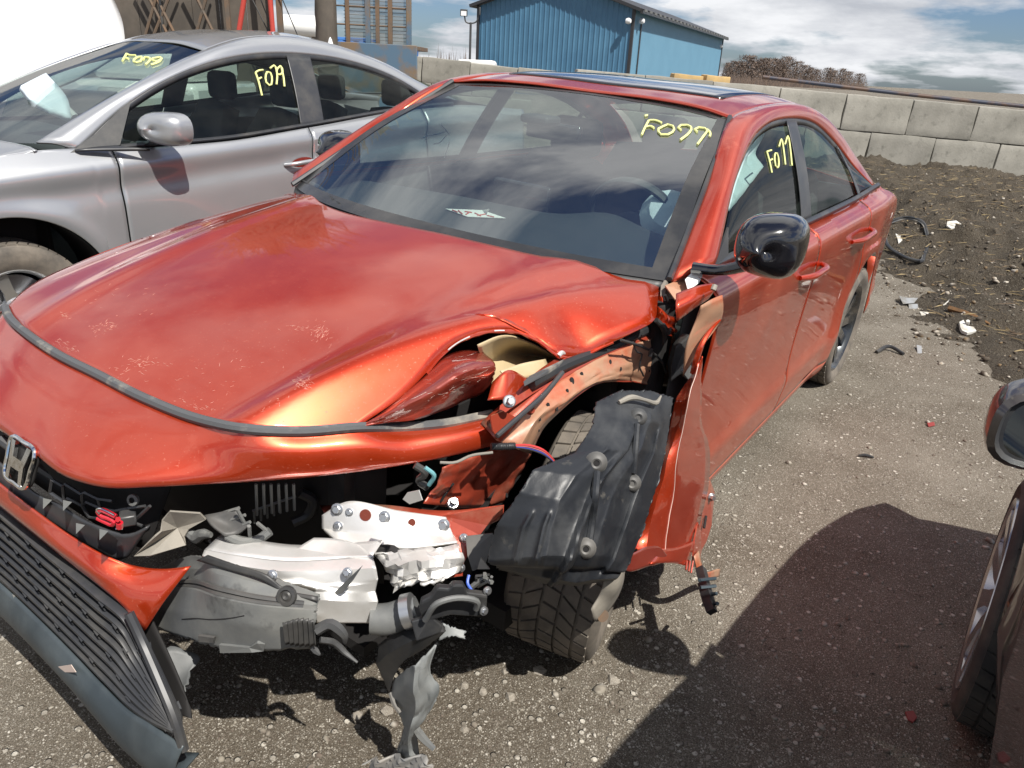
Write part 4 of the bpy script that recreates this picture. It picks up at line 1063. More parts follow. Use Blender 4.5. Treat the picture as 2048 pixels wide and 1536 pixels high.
# ================================================================== the orange wreck: hood and torn front
def fold(x): return np.array(x, float)
zc_ = fn([(-.48, 1.004), (-.30, .990), (-.12, .968), (.05, .943), (.25, .905), (.45, .858), (.60, .812), (.70, .772), (.80, .72), (.90, .63)])
def hood_h(x, y, dmg=True):
    a = abs(y)
    z = zc_(x) - .105 * a ** 2.2
    z += .010 * math.exp(-((a - .47 + .10 * (x)) / .05) ** 2)                # raised line each side
    z -= .05 * max(0, a - .60) ** 1.0 * 2.2
    if dmg:
        # the left front corner is buckled down along a line from the nose to the hinge
        ax, ay, bx, by = .70, .36, -.22, .61
        d = ((bx - ax) * (y - ay) - (by - ay) * (x - ax)) / math.hypot(bx - ax, by - ay); d = -d
        t = ((x - ax) * (bx - ax) + (y - ay) * (by - ay)) / ((bx - ax) ** 2 + (by - ay) ** 2)
        if d > 0: z -= (.62 * (math.sqrt(d * d + .0006) - .0245)) * smooth(1.25 - t, 0, .5)
        z += .010 * math.exp(-(d / .035) ** 2) * smooth(1.1 - t, 0, .3)
        # creases fanning toward the left hinge
        d2 = ((-.45 - .30) * (y - .47) - (.70 - .47) * (x - .30)) / .785
        z += .007 * math.exp(-((d2 + .02) / .03) ** 2) * smooth(.35 - x, 0, .3)
        z -= .006 * math.exp(-((d2 - .05) / .035) ** 2) * smooth(.25 - x, 0, .3)
        z += .012 * math.exp(-(((x + .02) / .05) ** 2 + ((y - .66) / .06) ** 2)) - .014 * math.exp(-(((x + .10) / .04) ** 2 + ((y - .70) / .05) ** 2))
    return z
def on_hood(px, py, dz=0.0, dmg=True):
    d = FC.d(px, py); lo, hi = .3, 4.0
    f = lambda t: (FC.c + t * d)[2] - hood_h(*(FC.c + t * d)[:2], dmg) - dz
    t = .3
    while t < 4 and f(t) > 0: t += .01
    lo, hi = t - .01, t
    for _ in range(30):
        m = (lo + hi) / 2
        if f(m) > 0: lo = m
        else: hi = m
    return FC.c + hi * d
front_px = [(14, 614), (22, 632), (60, 668), (120, 708), (200, 748), (300, 798), (400, 836), (500, 856), (610, 860), (718, 852)]
drv_px = [(718, 852), (800, 795), (850, 748), (885, 708), (915, 684), (950, 668), (1000, 660), (1040, 664), (1080, 682), (1117, 710), (1160, 712), (1210, 690), (1265, 665), (1308, 640), (1315, 605), (1318, 574)]
rear_px = [(562, 378), (600, 388), (700, 428), (780, 446), (870, 464), (980, 489), (1100, 514), (1220, 543), (1300, 562), (1318, 574)]
e_front = curve([on_hood(*q) for q in front_px], 61)
e_drv = curve([on_hood(*q) for q in drv_px], 81)
e_rear = curve([on_hood(*q, 0, False) if q[0] < 900 else on_hood(*q) for q in rear_px], 61)
# passenger edge: mirror of a sound hood side
pe = [(e_front[0][0], e_front[0][1]), (.50, -.695), (.25, -.712), (0, -.718), (-.25, -.722), (e_rear[0][0], e_rear[0][1])]
e_pas = curve([(x, y, 0) for x, y in pe], 81)
G = np.zeros((81, 61, 3))
for j in range(81):
    v = j / 80
    for i in range(61):
        u = i / 60
        q = (1 - v) * e_front[i] + v * e_rear[i] + (1 - u) * e_pas[j] + u * e_drv[j] - ((1-u)*(1-v)*e_front[0] + u*(1-v)*e_front[60] + (1-u)*v*e_rear[0] + u*v*e_rear[60])
        if j == 0: q = e_front[i]
        G[j, i] = (q[0], q[1], hood_h(q[0], q[1]))
hood = grid('hood', G, m_paint, car, thick=.004, off=-1, angle=60); bv_hood = gbvh(G); G_hood = G
# underside frame of the hood
Gi = G[::4, ::4].copy(); Gi[..., 2] -= .04; Gi = Gi[2:-2, 1:-3]; grid('inner_panel', Gi, m_under, hood, thick=.003)
# rolled torn edge, bare metal glinting
tube('torn_edge', curve([q for q in e_drv[15:58]], 60) + [0, 0, -.003], [.003] * 10 + [.0055, .004, .006, .004, .003, .005] * 4 + [.003] * 6, m_paint, hood, seg=7)
for a, b_ in ((21, 27), (31, 34), (49, 52)): tube('bare_metal_edge', e_drv[a:b_] + [.002, .003, .0], .0018, m_alu, hood, seg=6)
# folded flap of the hood corner, scraped paint
up_px = [(722, 850), (770, 815), (820, 772), (858, 738), (885, 712), (930, 697), (965, 700)]
lo_px = [(722, 853), (770, 845), (830, 838), (880, 822), (930, 800), (968, 782), (985, 762)]
md_px = [(722, 852), (770, 832), (826, 806), (870, 782), (912, 755), (955, 738), (990, 732)]
upc = [on_hood(*q) + np.array([-.006, -.004, -.008]) for q in up_px]
loc = [P(x, y, 'y', yy) for (x, y), yy in zip(lo_px, (.535, .555, .585, .60, .61, .62, .63))]
mdc = [P(x, y, 'y', yy) for (x, y), yy in zip(md_px, (.53, .56, .60, .625, .645, .655, .655))]
Gf = loft([upc, mdc, loc], 46, 22)
for j in range(22):
    for i in range(46): Gf[j, i] += np.array([.3, .9, .2]) * (.004 * fbm(i * .08, j * .12, 1.0) + .0006 * math.sin(i * .5 + j * 2.1))
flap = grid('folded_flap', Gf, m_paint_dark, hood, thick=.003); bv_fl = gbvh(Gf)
m_scr = mat('bare_scratch', (.62, .50, .44), .5)
for k in range(70):
    x = rnd.uniform(760, 965); y0 = 835 - (x - 770) * .42 + rnd.uniform(-60, 30) * min(1, (x - 720) / 150); L_ = rnd.uniform(12, 48)
    pts = [FC.H(x + L_ * t, y0 - L_ * t * .32 + 3 * math.sin(t * 3 + k), bv_fl, .0012) for t in (0, .33, .66, 1)]
    if all(q is not None for q in pts): tube('scratch', pts, rnd.uniform(.0002, .0005), m_scr, flap, seg=4, n=6)
# hollow behind the flap: olive primer of the inner skin
cav = loft([[P(955, 690, 'y', .60), P(1000, 672, 'y', .60), P(1060, 685, 'y', .60), P(1112, 715, 'y', .62)],
            [P(970, 740, 'y', .56), P(1010, 712, 'y', .54), P(1070, 712, 'y', .55), P(1125, 722, 'y', .60)],
            [P(985, 770, 'y', .62), P(1020, 755, 'y', .62), P(1075, 745, 'y', .63), P(1128, 722, 'y', .645)]], 24, 14)
grid('inner_skin', cav, m_under, hood, thick=.003)
G = loft([[P(985, 765, 'y', .65), P(1010, 742, 'y', .66), P(1045, 752, 'y', .67), P(1062, 765, 'y', .67)], [P(975, 800, 'y', .67), P(1010, 798, 'y', .69), P(1045, 785, 'y', .69), P(1064, 775, 'y', .68)]], 14, 8)
grid('hood_corner_fold', G, m_paint, hood, thick=.003)
G = loft([[P(1000, 742, 'y', .65), P(1040, 728, 'y', .65), P(1090, 718, 'y', .66)], [P(1010, 752, 'y', .665), P(1050, 756, 'y', .67), P(1100, 742, 'y', .675)]], 14, 6); grid('inner_flange', G, m_under, hood, thick=.003)
tube('drip_of_sealant', [P(1117, 712, 'y', .69), P(1122, 706, 'y', .69), P(1130, 711, 'y', .69)], .006, m_alu, hood, n=6)

# bumper skin below the hood line -------------------------------------------------
st_c = [on_hood(*q, -.004) for q in front_px] + [P(800, 852, 'z', .752), P(880, 846, 'z', .748), P(985, 826, 'z', .742)]
seal = tube('hood_seal', curve(st_c, 70) + [.006, .003, .001], .0105, m_rubber, car, seg=8)
bl_px = [(-120, 780), (-60, 815), (0, 856), (70, 905), (150, 958), (220, 974), (300, 972), (450, 964), (600, 954), (740, 938), (860, 918), (940, 900), (1004, 884)]
bl_z = [.66, .66, .665, .668, .672, .675, .68, .685, .69, .692, .694, .695, .695]
lowc = [P(x, y, 'z', z) for (x, y), z in zip(bl_px, bl_z)]
topc = [st_c[0] + np.array([-.12, -.05, -.01])] + st_c[0:3] + st_c[3:] 
topc = [np.array(q) + [.004, .002, -.006] for q in topc[:-1]] + [P(982, 838, 'z', .738)]
tc_ = curve(topc, 70); lc_ = curve(lowc, 70)
mid = (tc_ + lc_) / 2 + np.array([.018, .004, .014])
roll = lc_ + np.array([-.03, -.012, -.012])
fascia = grid('bumper_skin', loft([tc_, mid, lc_, roll], 90, 18), m_paint, car, thick=.004, angle=70)
# passenger fender and headlamp side, mostly hidden
pf_t = [tuple(q + np.array([0, -.004, -.004])) for q in e_pas[::10]]; pf_t = [(q[0], q[1], hood_h(q[0], q[1], False) - .003) for q in pf_t]
pf_m = [(x, y - .08, z - .045) for x, y, z in pf_t]; pf_b = [(x, -.88, .62 if abs(x) > .33 else .70) for x, y, z in pf_t]
grid('fender', loft([pf_t, pf_m, pf_b], 40, 10), m_paint, car, thick=.003)
fr_l = [(.62, -.68, .74), (.50, -.80, .66), (.42, -.86, .55)]
grid('bumper_corner', loft([[(.75, -.5, .70), (.62, -.70, .70), (.45, -.84, .66)], [(.80, -.5, .45), (.66, -.72, .45), (.48, -.87, .42)], [(.76, -.5, .2), (.62, -.7, .2), (.45, -.84, .2)]], 16, 12), m_paint, car, thick=.004)

# grille with badge ---------------------------------------------------------------
def gq(px, py, x): return P(px, py, 'x', x)
gr_t = [gq(-60, 830, .875), gq(0, 862, .875), gq(70, 912, .865), gq(150, 966, .84), gq(230, 985, .80), gq(300, 982, .765)]
gr_b = [gq(-60, 930, .872), gq(0, 968, .872), gq(70, 1018, .865), gq(150, 1072, .845), gq(210, 1108, .825), gq(250, 1122, .81)]
gback = [tuple(np.array(q) + [-.05, 0, 0]) for q in gr_t]; gback2 = [tuple(np.array(q) + [-.05, 0, 0]) for q in gr_b]
grille = grid('grille', loft([gback, gback2], 24, 6), m_dark, car, thick=.004)
# lower shelf of the grille, with small raised wedges
sh_t = [gq(-60, 890, .862), gq(0, 925, .862), gq(70, 985, .855), (gq(120, 1010, .85)), gq(190, 1050, .835), gq(262, 1068, .80), gq(300, 1050, .775)]
sh_b = [gq(-60, 935, .872), gq(0, 972, .872), gq(70, 1022, .866), gq(140, 1068, .85), gq(200, 1104, .83), gq(235, 1120, .815), gq(258, 1112, .80)]
Gsh = loft([sh_t, sh_b], 36, 8); grid('grille_shelf', Gsh, m_trim, grille, thick=.004); bv_sh = gbvh(Gsh)
for x, y in ((92, 1008), (132, 1012), (158, 1058), (205, 1070)):
    a = gq(x - 6, y - 12, .868); b_ = gq(x + 12, y - 8, .858); c = gq(x - 6, y + 10, .874); d_ = gq(x - 2, y - 2, .845)
    mk('grille_wedge', [a, b_, c, d_], [(0, 1, 2), (0, 3, 1), (1, 3, 2), (2, 3, 0)], m_grey, grille, smooth=False)
# honeycomb bars
hexl = [[(100, 985), (128, 1004), (135, 996), (165, 1012), (172, 1004), (200, 1016), (230, 1022), (262, 1016), (290, 1012)], [(105, 960), (125, 972), (130, 968), (162, 988), (170, 985), (196, 998), (225, 1002)], [(128, 1004), (126, 972)], [(165, 1012), (164, 988)], [(100, 985), (104, 960)], [(200, 1016), (196, 998)], [(165, 1012), (178, 1034), (196, 1036)], [(255, 1015), (266, 1044), (285, 1052)], [(266, 1044), (300, 1012)]]
for ln in hexl: tube('grille_bar', [gq(x, y, .862 - .00042 * max(0, x - 90)) for x, y in ln], .0035, m_trim, grille, seg=5)
tube('grille_top_bar', [gq(x, y + 16, .856 - .0004 * max(0, x)) for x, y in ((0, 862), (70, 912), (150, 962), (230, 988), (300, 988))], .011, m_trim, grille, n=16)
V, Fc = latheg([(.006, .004), (.0115, .003), (.0115, -.004)], 16); mk('fixing_clip', orient(V, gq(266, 1000, .79), (.8, .35, .3)), Fc, m_grey, grille)
# badge: chrome rounded trapezoid ring with an upright letter form
bw = gq(42, 926, .878); bn = np.array([.93, .02, .36]); bn /= np.linalg.norm(bn)
bx_ = np.cross([0, 0, 1], bn); bx_ /= np.linalg.norm(bx_); bz_ = np.cross(bn, bx_)
def bp_(u, v, h=0): return bw + bx_ * u + bz_ * v + bn * h
out = [(-.047, .034), (-.044, .041), (-.037, .044), (0, .0445), (.037, .044), (.044, .041), (.047, .034), (.0445, 0), (.041, -.033), (.037, -.039), (.030, -.042), (0, -.0425), (-.030, -.042), (-.037, -.039), (-.041, -.033), (-.0445, 0)]
badge = mk('badge', [bp_(*q, -.006) for q in curve([(a, b_, 0) for a, b_ in out], 40, True)[:, :2]], [tuple(range(40))], m_dark, car, thick=.006)
loop = [bp_(u, v, .004) for u, v, _ in curve([(a, b_, 0) for a, b_ in out], 48, True)]; loop.append(loop[0])
tube('badge_ring', loop, .0045, m_chrome, badge, seg=8)
for s in (-1, 1):
    mk('badge_upright', [bp_(s * .037, .040, .004), bp_(s * .022, .040, .004), bp_(s * .015, .007, .006), bp_(s * .015, -.009, .006), bp_(s * .018, -.038, .004), bp_(s * .030, -.038, .004), bp_(s * .028, 0, .006)], [(0, 1, 2, 6), (6, 2, 3), (6, 3, 4, 5)], m_chrome, badge, smooth=False, thick=.008)
mk('badge_bar', [bp_(-.020, .010, .006), bp_(.020, .010, .006), bp_(.019, -.012, .006), bp_(-.019, -.012, .006)], [(0, 1, 2, 3)], m_chrome, badge, smooth=False, thick=.008)
# little red and silver model mark on the grille: S and i
m_redc = mat('red_enamel', (.55, .015, .03), .2, coat=1)
sq = lambda u, v: gq(194 + u * 1.1, 1018 + v, .856 - .0004 * u)
si = empty('grille_mark', car)
box('backing', gq(256, 1036, .80), (.03, .03, .024), m_trim, si, R=rotz(-.5), bevel=.004)
S_pts = [(34, 15), (20, 7), (7, 2), (2, 6), (8, 13), (22, 19), (31, 25), (28, 31), (16, 26), (1, 18)]
tube('letter_s', [sq(u, v) for u, v in S_pts], .0048, m_redc, si, seg=8, n=30)
tube('letter_s_edge', [sq(u + 1, v - 2) + np.array([.004, .001, .004]) for u, v in S_pts[:5]], .0018, m_chrome, si, seg=6, n=16)
tube('letter_i', [sq(41, 27), sq(41, 37)], .0065, m_redc, si, seg=8)
tube('letter_i_edge', [sq(37, 38) + np.array([.003, 0, 0]), sq(46, 40)], .0016, m_chrome, si, seg=6)
disc('letter_i_dot', sq(42, 19) + np.array([.004, 0, 0]), (.9, .2, .3), .005, m_redc, si)

# orange lower bumper skin around the big lower grille ------------------------------
rb_t = [gq(-60, 920, .872), gq(0, 966, .876), gq(70, 1020, .872), gq(150, 1076, .855), gq(215, 1112, .835), gq(270, 1132, .805), gq(330, 1138, .775), gq(382, 1132, .745)]
rb_b = [gq(-60, 965, .868), gq(0, 1012, .872), gq(70, 1068, .872), gq(150, 1132, .865), gq(205, 1175, .858), gq(245, 1210, .85), gq(270, 1238, .842), gq(290, 1262, .835)]
rb_m = [tuple((np.array(a) * .5 + np.array(b_) * .5) + np.array([.012, .004, .0])) for a, b_ in zip(rb_t, rb_b)]
grid('lower_bumper_skin', loft([rb_t, rb_m, rb_b], 44, 14), m_paint, car, thick=.004, angle=50)
# lower grille: curved louvres and lip
lg_t = [gq(-70, 960, .868), gq(0, 1016, .870), gq(100, 1100, .870), gq(200, 1182, .862), gq(258, 1232, .852), gq(282, 1280, .850), gq(318, 1360, .862), gq(350, 1440, .872)]
lg_b = [gq(-70, 1105, .868), gq(0, 1158, .872), gq(80, 1232, .874), gq(150, 1302, .878), gq(210, 1365, .882), gq(262, 1415, .886), gq(310, 1445, .888), gq(350, 1460, .884)]
lgc = loft([[tuple(np.array(q) + [-.035, 0, 0]) for q in lg_t], [tuple(np.array(q) + [-.035, 0, 0]) for q in lg_b]], 40, 10)
lower = grid('lower_grille', lgc, m_dark, car, thick=.004)
NL = 8
At = curve(lg_t, 60); Ab = curve(lg_b, 60)
for k in range(NL):
    t = (k + .55) / NL; c = At * (1 - t) + Ab * t
    G = np.array([c + [-.014, 0, .009], c + [.007, .002, .004], c + [.006, .001, -.003], c + [-.016, 0, -.004]]); grid('louvre', G, m_trim, lower, thick=.0035)
for k in range(NL - 1):
    t0 = (k + .55) / NL; t1 = (k + 1.55) / NL; parts = []
    for i in range(3 + (k % 3) * 3, 58, 9):
        a = At[i] * (1 - t0) + Ab[i] * t0; b_ = At[min(59, i + 1)] * (1 - t1) + Ab[min(59, i + 1)] * t1
        parts.append(([a + [.010, 0, 0], a + [.011, .016, -.004], b_ + [.004, .004, .010], b_ + [-.02, .003, .004], a + [-.02, 0, 0]], [(0, 1, 2), (0, 2, 3, 4), (1, 0, 4)]))
    V, Fc = merge(parts); tag(mk('louvre_fin', V, Fc, m_trim, lower, smooth=False), None, None, kind='stuff')
tube('grille_end_frame', [gq(258, 1226, .858), gq(284, 1282, .858), (gq(318, 1360, .868)), gq(352, 1445, .878), gq(368, 1500, .88)], .010, m_trim, lower, n=20)
lp_t = [tuple(np.array(q) + [.004, 0, -.004]) for q in lg_b[:-1]] + [gq(368, 1492, .882)]
lp_b = [gq(-70, 1180, .88), gq(0, 1228, .885), gq(80, 1308, .895), gq(150, 1385, .905), gq(205, 1450, .912), gq(258, 1508, .915), gq(310, 1545, .91), gq(355, 1550, .895)]
lp_m = [tuple((np.array(a) + np.array(b_)) / 2 + np.array([.012, .004, .004])) for a, b_ in zip(lp_t, lp_b)]
m_lip = mat('worn_lip_plastic', (.030, .040, .047), .45, var=((.070, .085, .092), 5, .4, .7), var2=((.36, .33, .28), 11, .66, .74), bump=(60, .15, .003))
grid('lip_spoiler', loft([lp_t, lp_m, lp_b, [tuple(np.array(q) + [-.06, -.02, -.012]) for q in lp_b]], 50, 14), m_lip, car, thick=.004)
plate('chipped_paint', [P(x, y, 'x', .898) + np.array([.008, 0, 0]) for x, y in ((118, 1330), (150, 1325), (160, 1340), (138, 1340), (128, 1336))], m_scr, lower, thick=.001)
# splash piece behind the grille end
G = loftl([[gq(282, 1300, .83), gq(340, 1292, .79), gq(405, 1312, .75)], [gq(310, 1360, .85), gq(350, 1358, .81), gq(382, 1345, .785)], [gq(345, 1435, .86), gq(358, 1418, .84), gq(370, 1382, .82)]], 14, 10, .004, 2); grid('splash_guard', G, m_grey, car, thick=.003)
plate('sticker', [gq(299, 1322, .835), gq(320, 1318, .82), gq(314, 1330, .825), (gq(303, 1332, .835))], m_white, car, thick=.001)

# engine bay darkness ----------------------------------------------------------------
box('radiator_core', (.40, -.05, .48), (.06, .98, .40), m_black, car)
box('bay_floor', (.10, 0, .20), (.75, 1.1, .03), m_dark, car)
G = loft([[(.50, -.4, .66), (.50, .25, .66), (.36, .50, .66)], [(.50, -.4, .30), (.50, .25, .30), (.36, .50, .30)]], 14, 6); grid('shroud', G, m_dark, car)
# plastic duct grating in the shade: upright ribs and two rails
rb = empty('air_duct_grating', car)
for k in range(6):
    x = 512 + k * 15; tube('rib', [gq(x, 968, .62 - .012 * k), gq(x + 2, 1030 - k * 2, .60 - .012 * k)], .003, m_grey, rb, seg=5)
tube('rail', [gq(505, 1022, .60), gq(592, 992, .53)], .003, m_grey, rb, seg=5)
for k in range(5):
    x = 508 + k * 13; tube('rib', [gq(x, 1022 - k * 5, .60 - .014 * k), gq(x + 1, 1046 - k * 5, .595 - .014 * k)], .0025, m_grey, rb, seg=5)
tube('hose', [gq(600, 985, .48), gq(625, 1000, .46), gq(615, 1030, .47), gq(585, 1045, .50)], .012, m_black, car, n=16)
plate('horn_bracket', [gq(x, y, .60) for x, y in ((815, 985), (838, 980), (845, 1000), (820, 1008), (806, 998))], m_alu, car, thick=.002)
tube('wiring_clump', [gq(830, 930, .55), gq(850, 945, .54), gq(838, 962, .54), (gq(855, 975, .54))], .007, m_black, car, n=14)
tube('wiring_clump', [gq(850, 935, .56), gq(868, 950, .55), gq(858, 970, .55)], .004, mat('teal_connector', (.15, .35, .38), .4), car, n=10)

# broken headlamp remains --------------------------------------------------------------
m_bone = mat('dusty_bracket_plastic', (.20, .185, .16), .65, var=((.33, .30, .25), 8, .4, .7), bump=(40, .2, .004))
hl = [gq(x, y, xx + .055) for x, y, xx in ((325, 1040, .70), (340, 1022, .69), (400, 1026, .65), (412, 1038, .64), (378, 1058, .66), (368, 1075, .67), (372, 1090, .67), (300, 1112, .73), (268, 1112, .745), (310, 1072, .72), (322, 1062, .71))]
hl0 = gq(355, 1055, .725)
n_ = len(hl); mk('lamp_bracket', hl + [hl0], [(i, (i + 1) % n_, n_) for i in range(n_)], m_bone, car, smooth=False, thick=.004)
hb = empty('headlamp_mount', car)
G = loft([[gq(408, 1032, 0.690), gq(440, 1024, 0.670), gq(472, 1018, 0.650)], [gq(420, 1048, 0.695), gq(452, 1046, 0.670), gq(486, 1038, 0.650)], [gq(450, 1072, 0.690), gq(475, 1068, 0.670), gq(500, 1050, 0.650)]], 12, 8); grid('mount_plate', G, m_blackd, hb, thick=.006)
tube('curved_arm', [gq(455, 1070, 0.680), gq(480, 1082, 0.670), gq(510, 1082, 0.650), gq(540, 1062, 0.625)], .010, m_grey, hb, n=16)
for x0, y0, x1, y1 in ((445, 1026, 478, 1016), (455, 1042, 490, 1030), (460, 1060, 500, 1044), (448, 1028, 462, 1062), (474, 1018, 492, 1052), (498, 1052, 500, 1078), (515, 1046, 532, 1060)):
    tube('rib', [gq(x0, y0, 0.665), gq(x1, y1, 0.650)], .004, m_grey, hb, seg=5)
V, Fc = latheg([(.004, .012), (.011, .012), (.013, 0), (.011, -.01)], 14); mk('clip', orient(V, gq(472, 1060, 0.655), (.8, .3, .4)), Fc, m_blackd, hb)
tube('torn_foam', [gq(378, 1066, 0.710), gq(392, 1074, 0.705), gq(405, 1068, 0.700), gq(422, 1070, 0.695)], [.010, .014, .011, .006], m_grey, hb, n=10)
tube('spring_wire', [gq(418, 1080, 0.650), gq(430, 1098, 0.650), gq(470, 1112, 0.640), gq(515, 1118, 0.620)], .003, m_bone, hb, n=14)

# aluminium bumper beam and crash box ----------------------------------------------------
bt_ = [(410, 1100, .72), (480, 1112, .70), (560, 1122, .66), (650, 1120, .60), (745, 1112, .54)]
bm1 = [(405, 1112, .735), (475, 1130, .715), (560, 1142, .68), (650, 1142, .62), (752, 1136, .56)]
bm2 = [(470, 1150, .715), (520, 1158, .70), (580, 1166, .67), (660, 1166, .62), (756, 1158, .56)]
bm3 = [(560, 1165, .68), (600, 1168, .665), (640, 1172, .635), (690, 1172, .605), (754, 1164, .56)]
bm4 = [(630, 1180, .64), (655, 1182, .63), (680, 1184, .615), (715, 1184, .59), (750, 1182, .56)]
bm5 = [(632, 1200, .65), (655, 1200, .64), (690, 1202, .615), (720, 1204, .59), (756, 1202, .565)]
bm6 = [(632, 1228, .655), (655, 1228, .64), (690, 1228, .615), (720, 1228, .59), (748, 1228, .57)]
bm7 = [(634, 1244, .65), (655, 1245, .64), (690, 1245, .615), (720, 1245, .59), (746, 1245, .57)]
C_ = [[gq(*q) for q in row] for row in (bt_, bm1, bm2, bm3, bm4, bm5, bm6, bm7)]
beam = grid('bumper_beam', loftl(C_, 46, 42), m_alu, car, thick=.004, angle=22)
beamb = loft([[tuple(np.array(q) + [-.05, -.02, .0]) for q in C_[0]], C_[0]], 20, 5); grid('beam_top', beamb, m_alu, beam, thick=.003)
G = loftl([[gq(628, 1076, .575), gq(670, 1078, .55), gq(714, 1088, .525)], [gq(553, 1121, .655), gq(640, 1118, .60), gq(748, 1114, .545)]], 16, 8); grid('beam_gusset', G, m_alu, beam, thick=.003)
for x, y, xx in ((545, 1150, .70), (695, 1145, .60)): bolt('rivet', gq(x, y, xx + .004), (.8, .35, .45), .009, m_steel, beam)
plate('split', [gq(x, y, .612) + np.array([.012, .006, 0]) for x, y in ((730, 1122), (712, 1150), (690, 1178), (668, 1182), (700, 1150))], m_grey, beam, thick=.001)
# crash box plate, bolted to the red cross rail
cp = [(640, 1034, .50), (662, 1010, .485), (690, 1004, .475), (800, 1022, .415), (885, 1032, .365), (902, 1048, .36), (912, 1080, .37), (925, 1100, .375), (932, 1112, .38), (915, 1150, .41), (880, 1162, .43), (820, 1165, .46), (790, 1158, .475), (800, 1132, .46), (770, 1112, .475), (720, 1092, .495), (660, 1076, .515), (642, 1055, .51)]
rowsA = [[gq(645, 1030, .50), gq(690, 1004, .475), gq(800, 1022, .415), gq(892, 1034, .365)], [gq(645, 1058, .51), gq(700, 1066, .49), (gq(800, 1066, .44)), gq(908, 1074, .372)], [gq(670, 1080, .525), gq(720, 1090, .50), gq(820, 1098, .45), gq(915, 1086, .385)]]
Gp = loftl(rowsA, 40, 16); crash = grid('crash_box_plate', Gp, m_alu, car, thick=.006); bv_cp = gbvh(Gp)
rowsB = [[gq(745, 1100, .50), gq(800, 1098, .47), gq(860, 1094, .43), gq(918, 1090, .388)], [gq(770, 1128, .51), gq(815, 1124, .50), gq(870, 1118, .45), gq(930, 1112, .395)], [gq(785, 1160, .51), gq(830, 1150, .475), gq(870, 1150, .45), gq(922, 1138, .405)], [gq(790, 1182, .51), gq(820, 1166, .485), gq(870, 1162, .455), gq(890, 1158, .44)]]
Gb = loftl(rowsB, 13, 9, .002, 3)
for j in range(Gb.shape[0]):
    for i in range(13): Gb[j, i] += np.array([.9, .3, .2]) * rnd.uniform(-.006, .022)
grid('crushed_crash_box', Gb, m_alu, crash, thick=.004, angle=12)
for x, y, r_ in ((676, 1018, .012), (700, 1024, .008), (770, 1034, .012), (888, 1050, .012), (678, 1052, .010)):
    q = FC.H(x, y, bv_cp, .003)
    if q is not None:
        bolt('bolt', q, (.85, .35, .35), r_, m_steel, crash)
m_hole = mat('hole_showing_red', (.16, .03, .015), .6)
for x, y, r_ in ((732, 1030, .0125), (824, 1046, .008)):
    q = FC.H(x, y, bv_cp, .0045)
    if q is not None: disc('hole', q, (.85, .35, .35), r_, m_hole, crash)
bolt('bolt', gq(908, 1112, .40), (.85, .35, .35), .015, m_steel, crash)
tube('dark_gap', [gq(752, 1100, .497), gq(790, 1105, .48), gq(800, 1130, .48), gq(778, 1148, .50)], .012, m_dark, crash, n=10)
# red cross rail and bracket tower
G = loft([[gq(640, 1012, .46), gq(760, 1010, .40), gq(890, 1022, .34), gq(1008, 1010, .27)], [gq(645, 1022, .47), gq(760, 1022, .41), gq(890, 1034, .35), gq(1006, 1030, .28)], [gq(880, 1050, .34), gq(920, 1056, .33), gq(960, 1056, .31), gq(1000, 1038, .28)]], 24, 10); grid('cross_rail', G, m_inner_red, car, thick=.004)
twr = [gq(x, y, xx) for x, y, xx in ((884, 1032, .355), (1006, 1012, .30), (1006, 1026, .30), (975, 1050, .32), (960, 1070, .335), (940, 1100, .36), (926, 1130, .385), (925, 1152, .40), (895, 1156, .415), (905, 1110, .39), (900, 1070, .37))]
tw = plate('bracket_tower', twr, m_inner_red, car, thick=.004)
for x, y, xx in ((928, 1076, .36), (921, 1135, .40)): bolt('bolt', gq(x, y, xx), (.85, .3, .3), .009, m_steel, tw)
bkt = [gq(x, y, xx) for x, y, xx in ((932, 1072, .37), (985, 1066, .34), (990, 1075, .34), (970, 1130, .37), (945, 1142, .39), (935, 1110, .385))]
plate('fuse_bracket', bkt, m_blackd, car, thick=.008)
plate('bracket_fin', [gq(962, 1115, .40), gq(980, 1138, .40), (gq(955, 1138, .41))], m_bone, car, thick=.004)
# washer hose connector cluster at the right of the beam
cl = empty('hose_and_duct', car)
tube('rubber_hose', [gq(742, 1238, .57), gq(775, 1238, .55), gq(805, 1228, .53), gq(835, 1218, .51)], [.030, .032, .030, .028], m_grey, cl, seg=14, n=14)
tube('hose_clamp', [gq(808, 1224, .54), gq(826, 1220, .53)], .035, m_steel, cl, seg=16)
dpx = [(838, 1217), (842, 1198), (862, 1188), (874, 1171), (898, 1173), (906, 1165), (926, 1165), (934, 1181), (974, 1186), (972, 1217), (958, 1229), (902, 1225), (878, 1231), (848, 1241)]
plate('air_duct', [gq(x, y, .545 - (x - 838) * .00066) for x, y in dpx], m_black, cl, thick=.018, bevel=.004)
tube('duct_rib', [gq(850, 1240, .555), gq(878, 1205, .55), gq(915, 1196, .52), gq(955, 1204, .49), gq(952, 1218, .485)], .006, m_grey, cl, n=18)
for x, y, xx in ((968, 1222, .47), (975, 1182, .455)): bolt('stud', gq(x, y, xx), (.3, .8, .3), .008, m_steel, cl)
tube('blue_wire', [gq(938, 1150, .44), gq(935, 1165, .45), gq(944, 1182, .455)], .003, mat('blue_insulation', (.05, .12, .5), .4), cl, n=8)
for k in range(7):
    tube('loose_clip', [gq(945 + rnd.uniform(-6, 40), 1150 + rnd.uniform(-12, 25), .43), gq(965 + rnd.uniform(-10, 30), 1160 + rnd.uniform(-14, 18), .42)], rnd.uniform(.003, .006), m_black if k % 2 else m_grey, cl, seg=5)
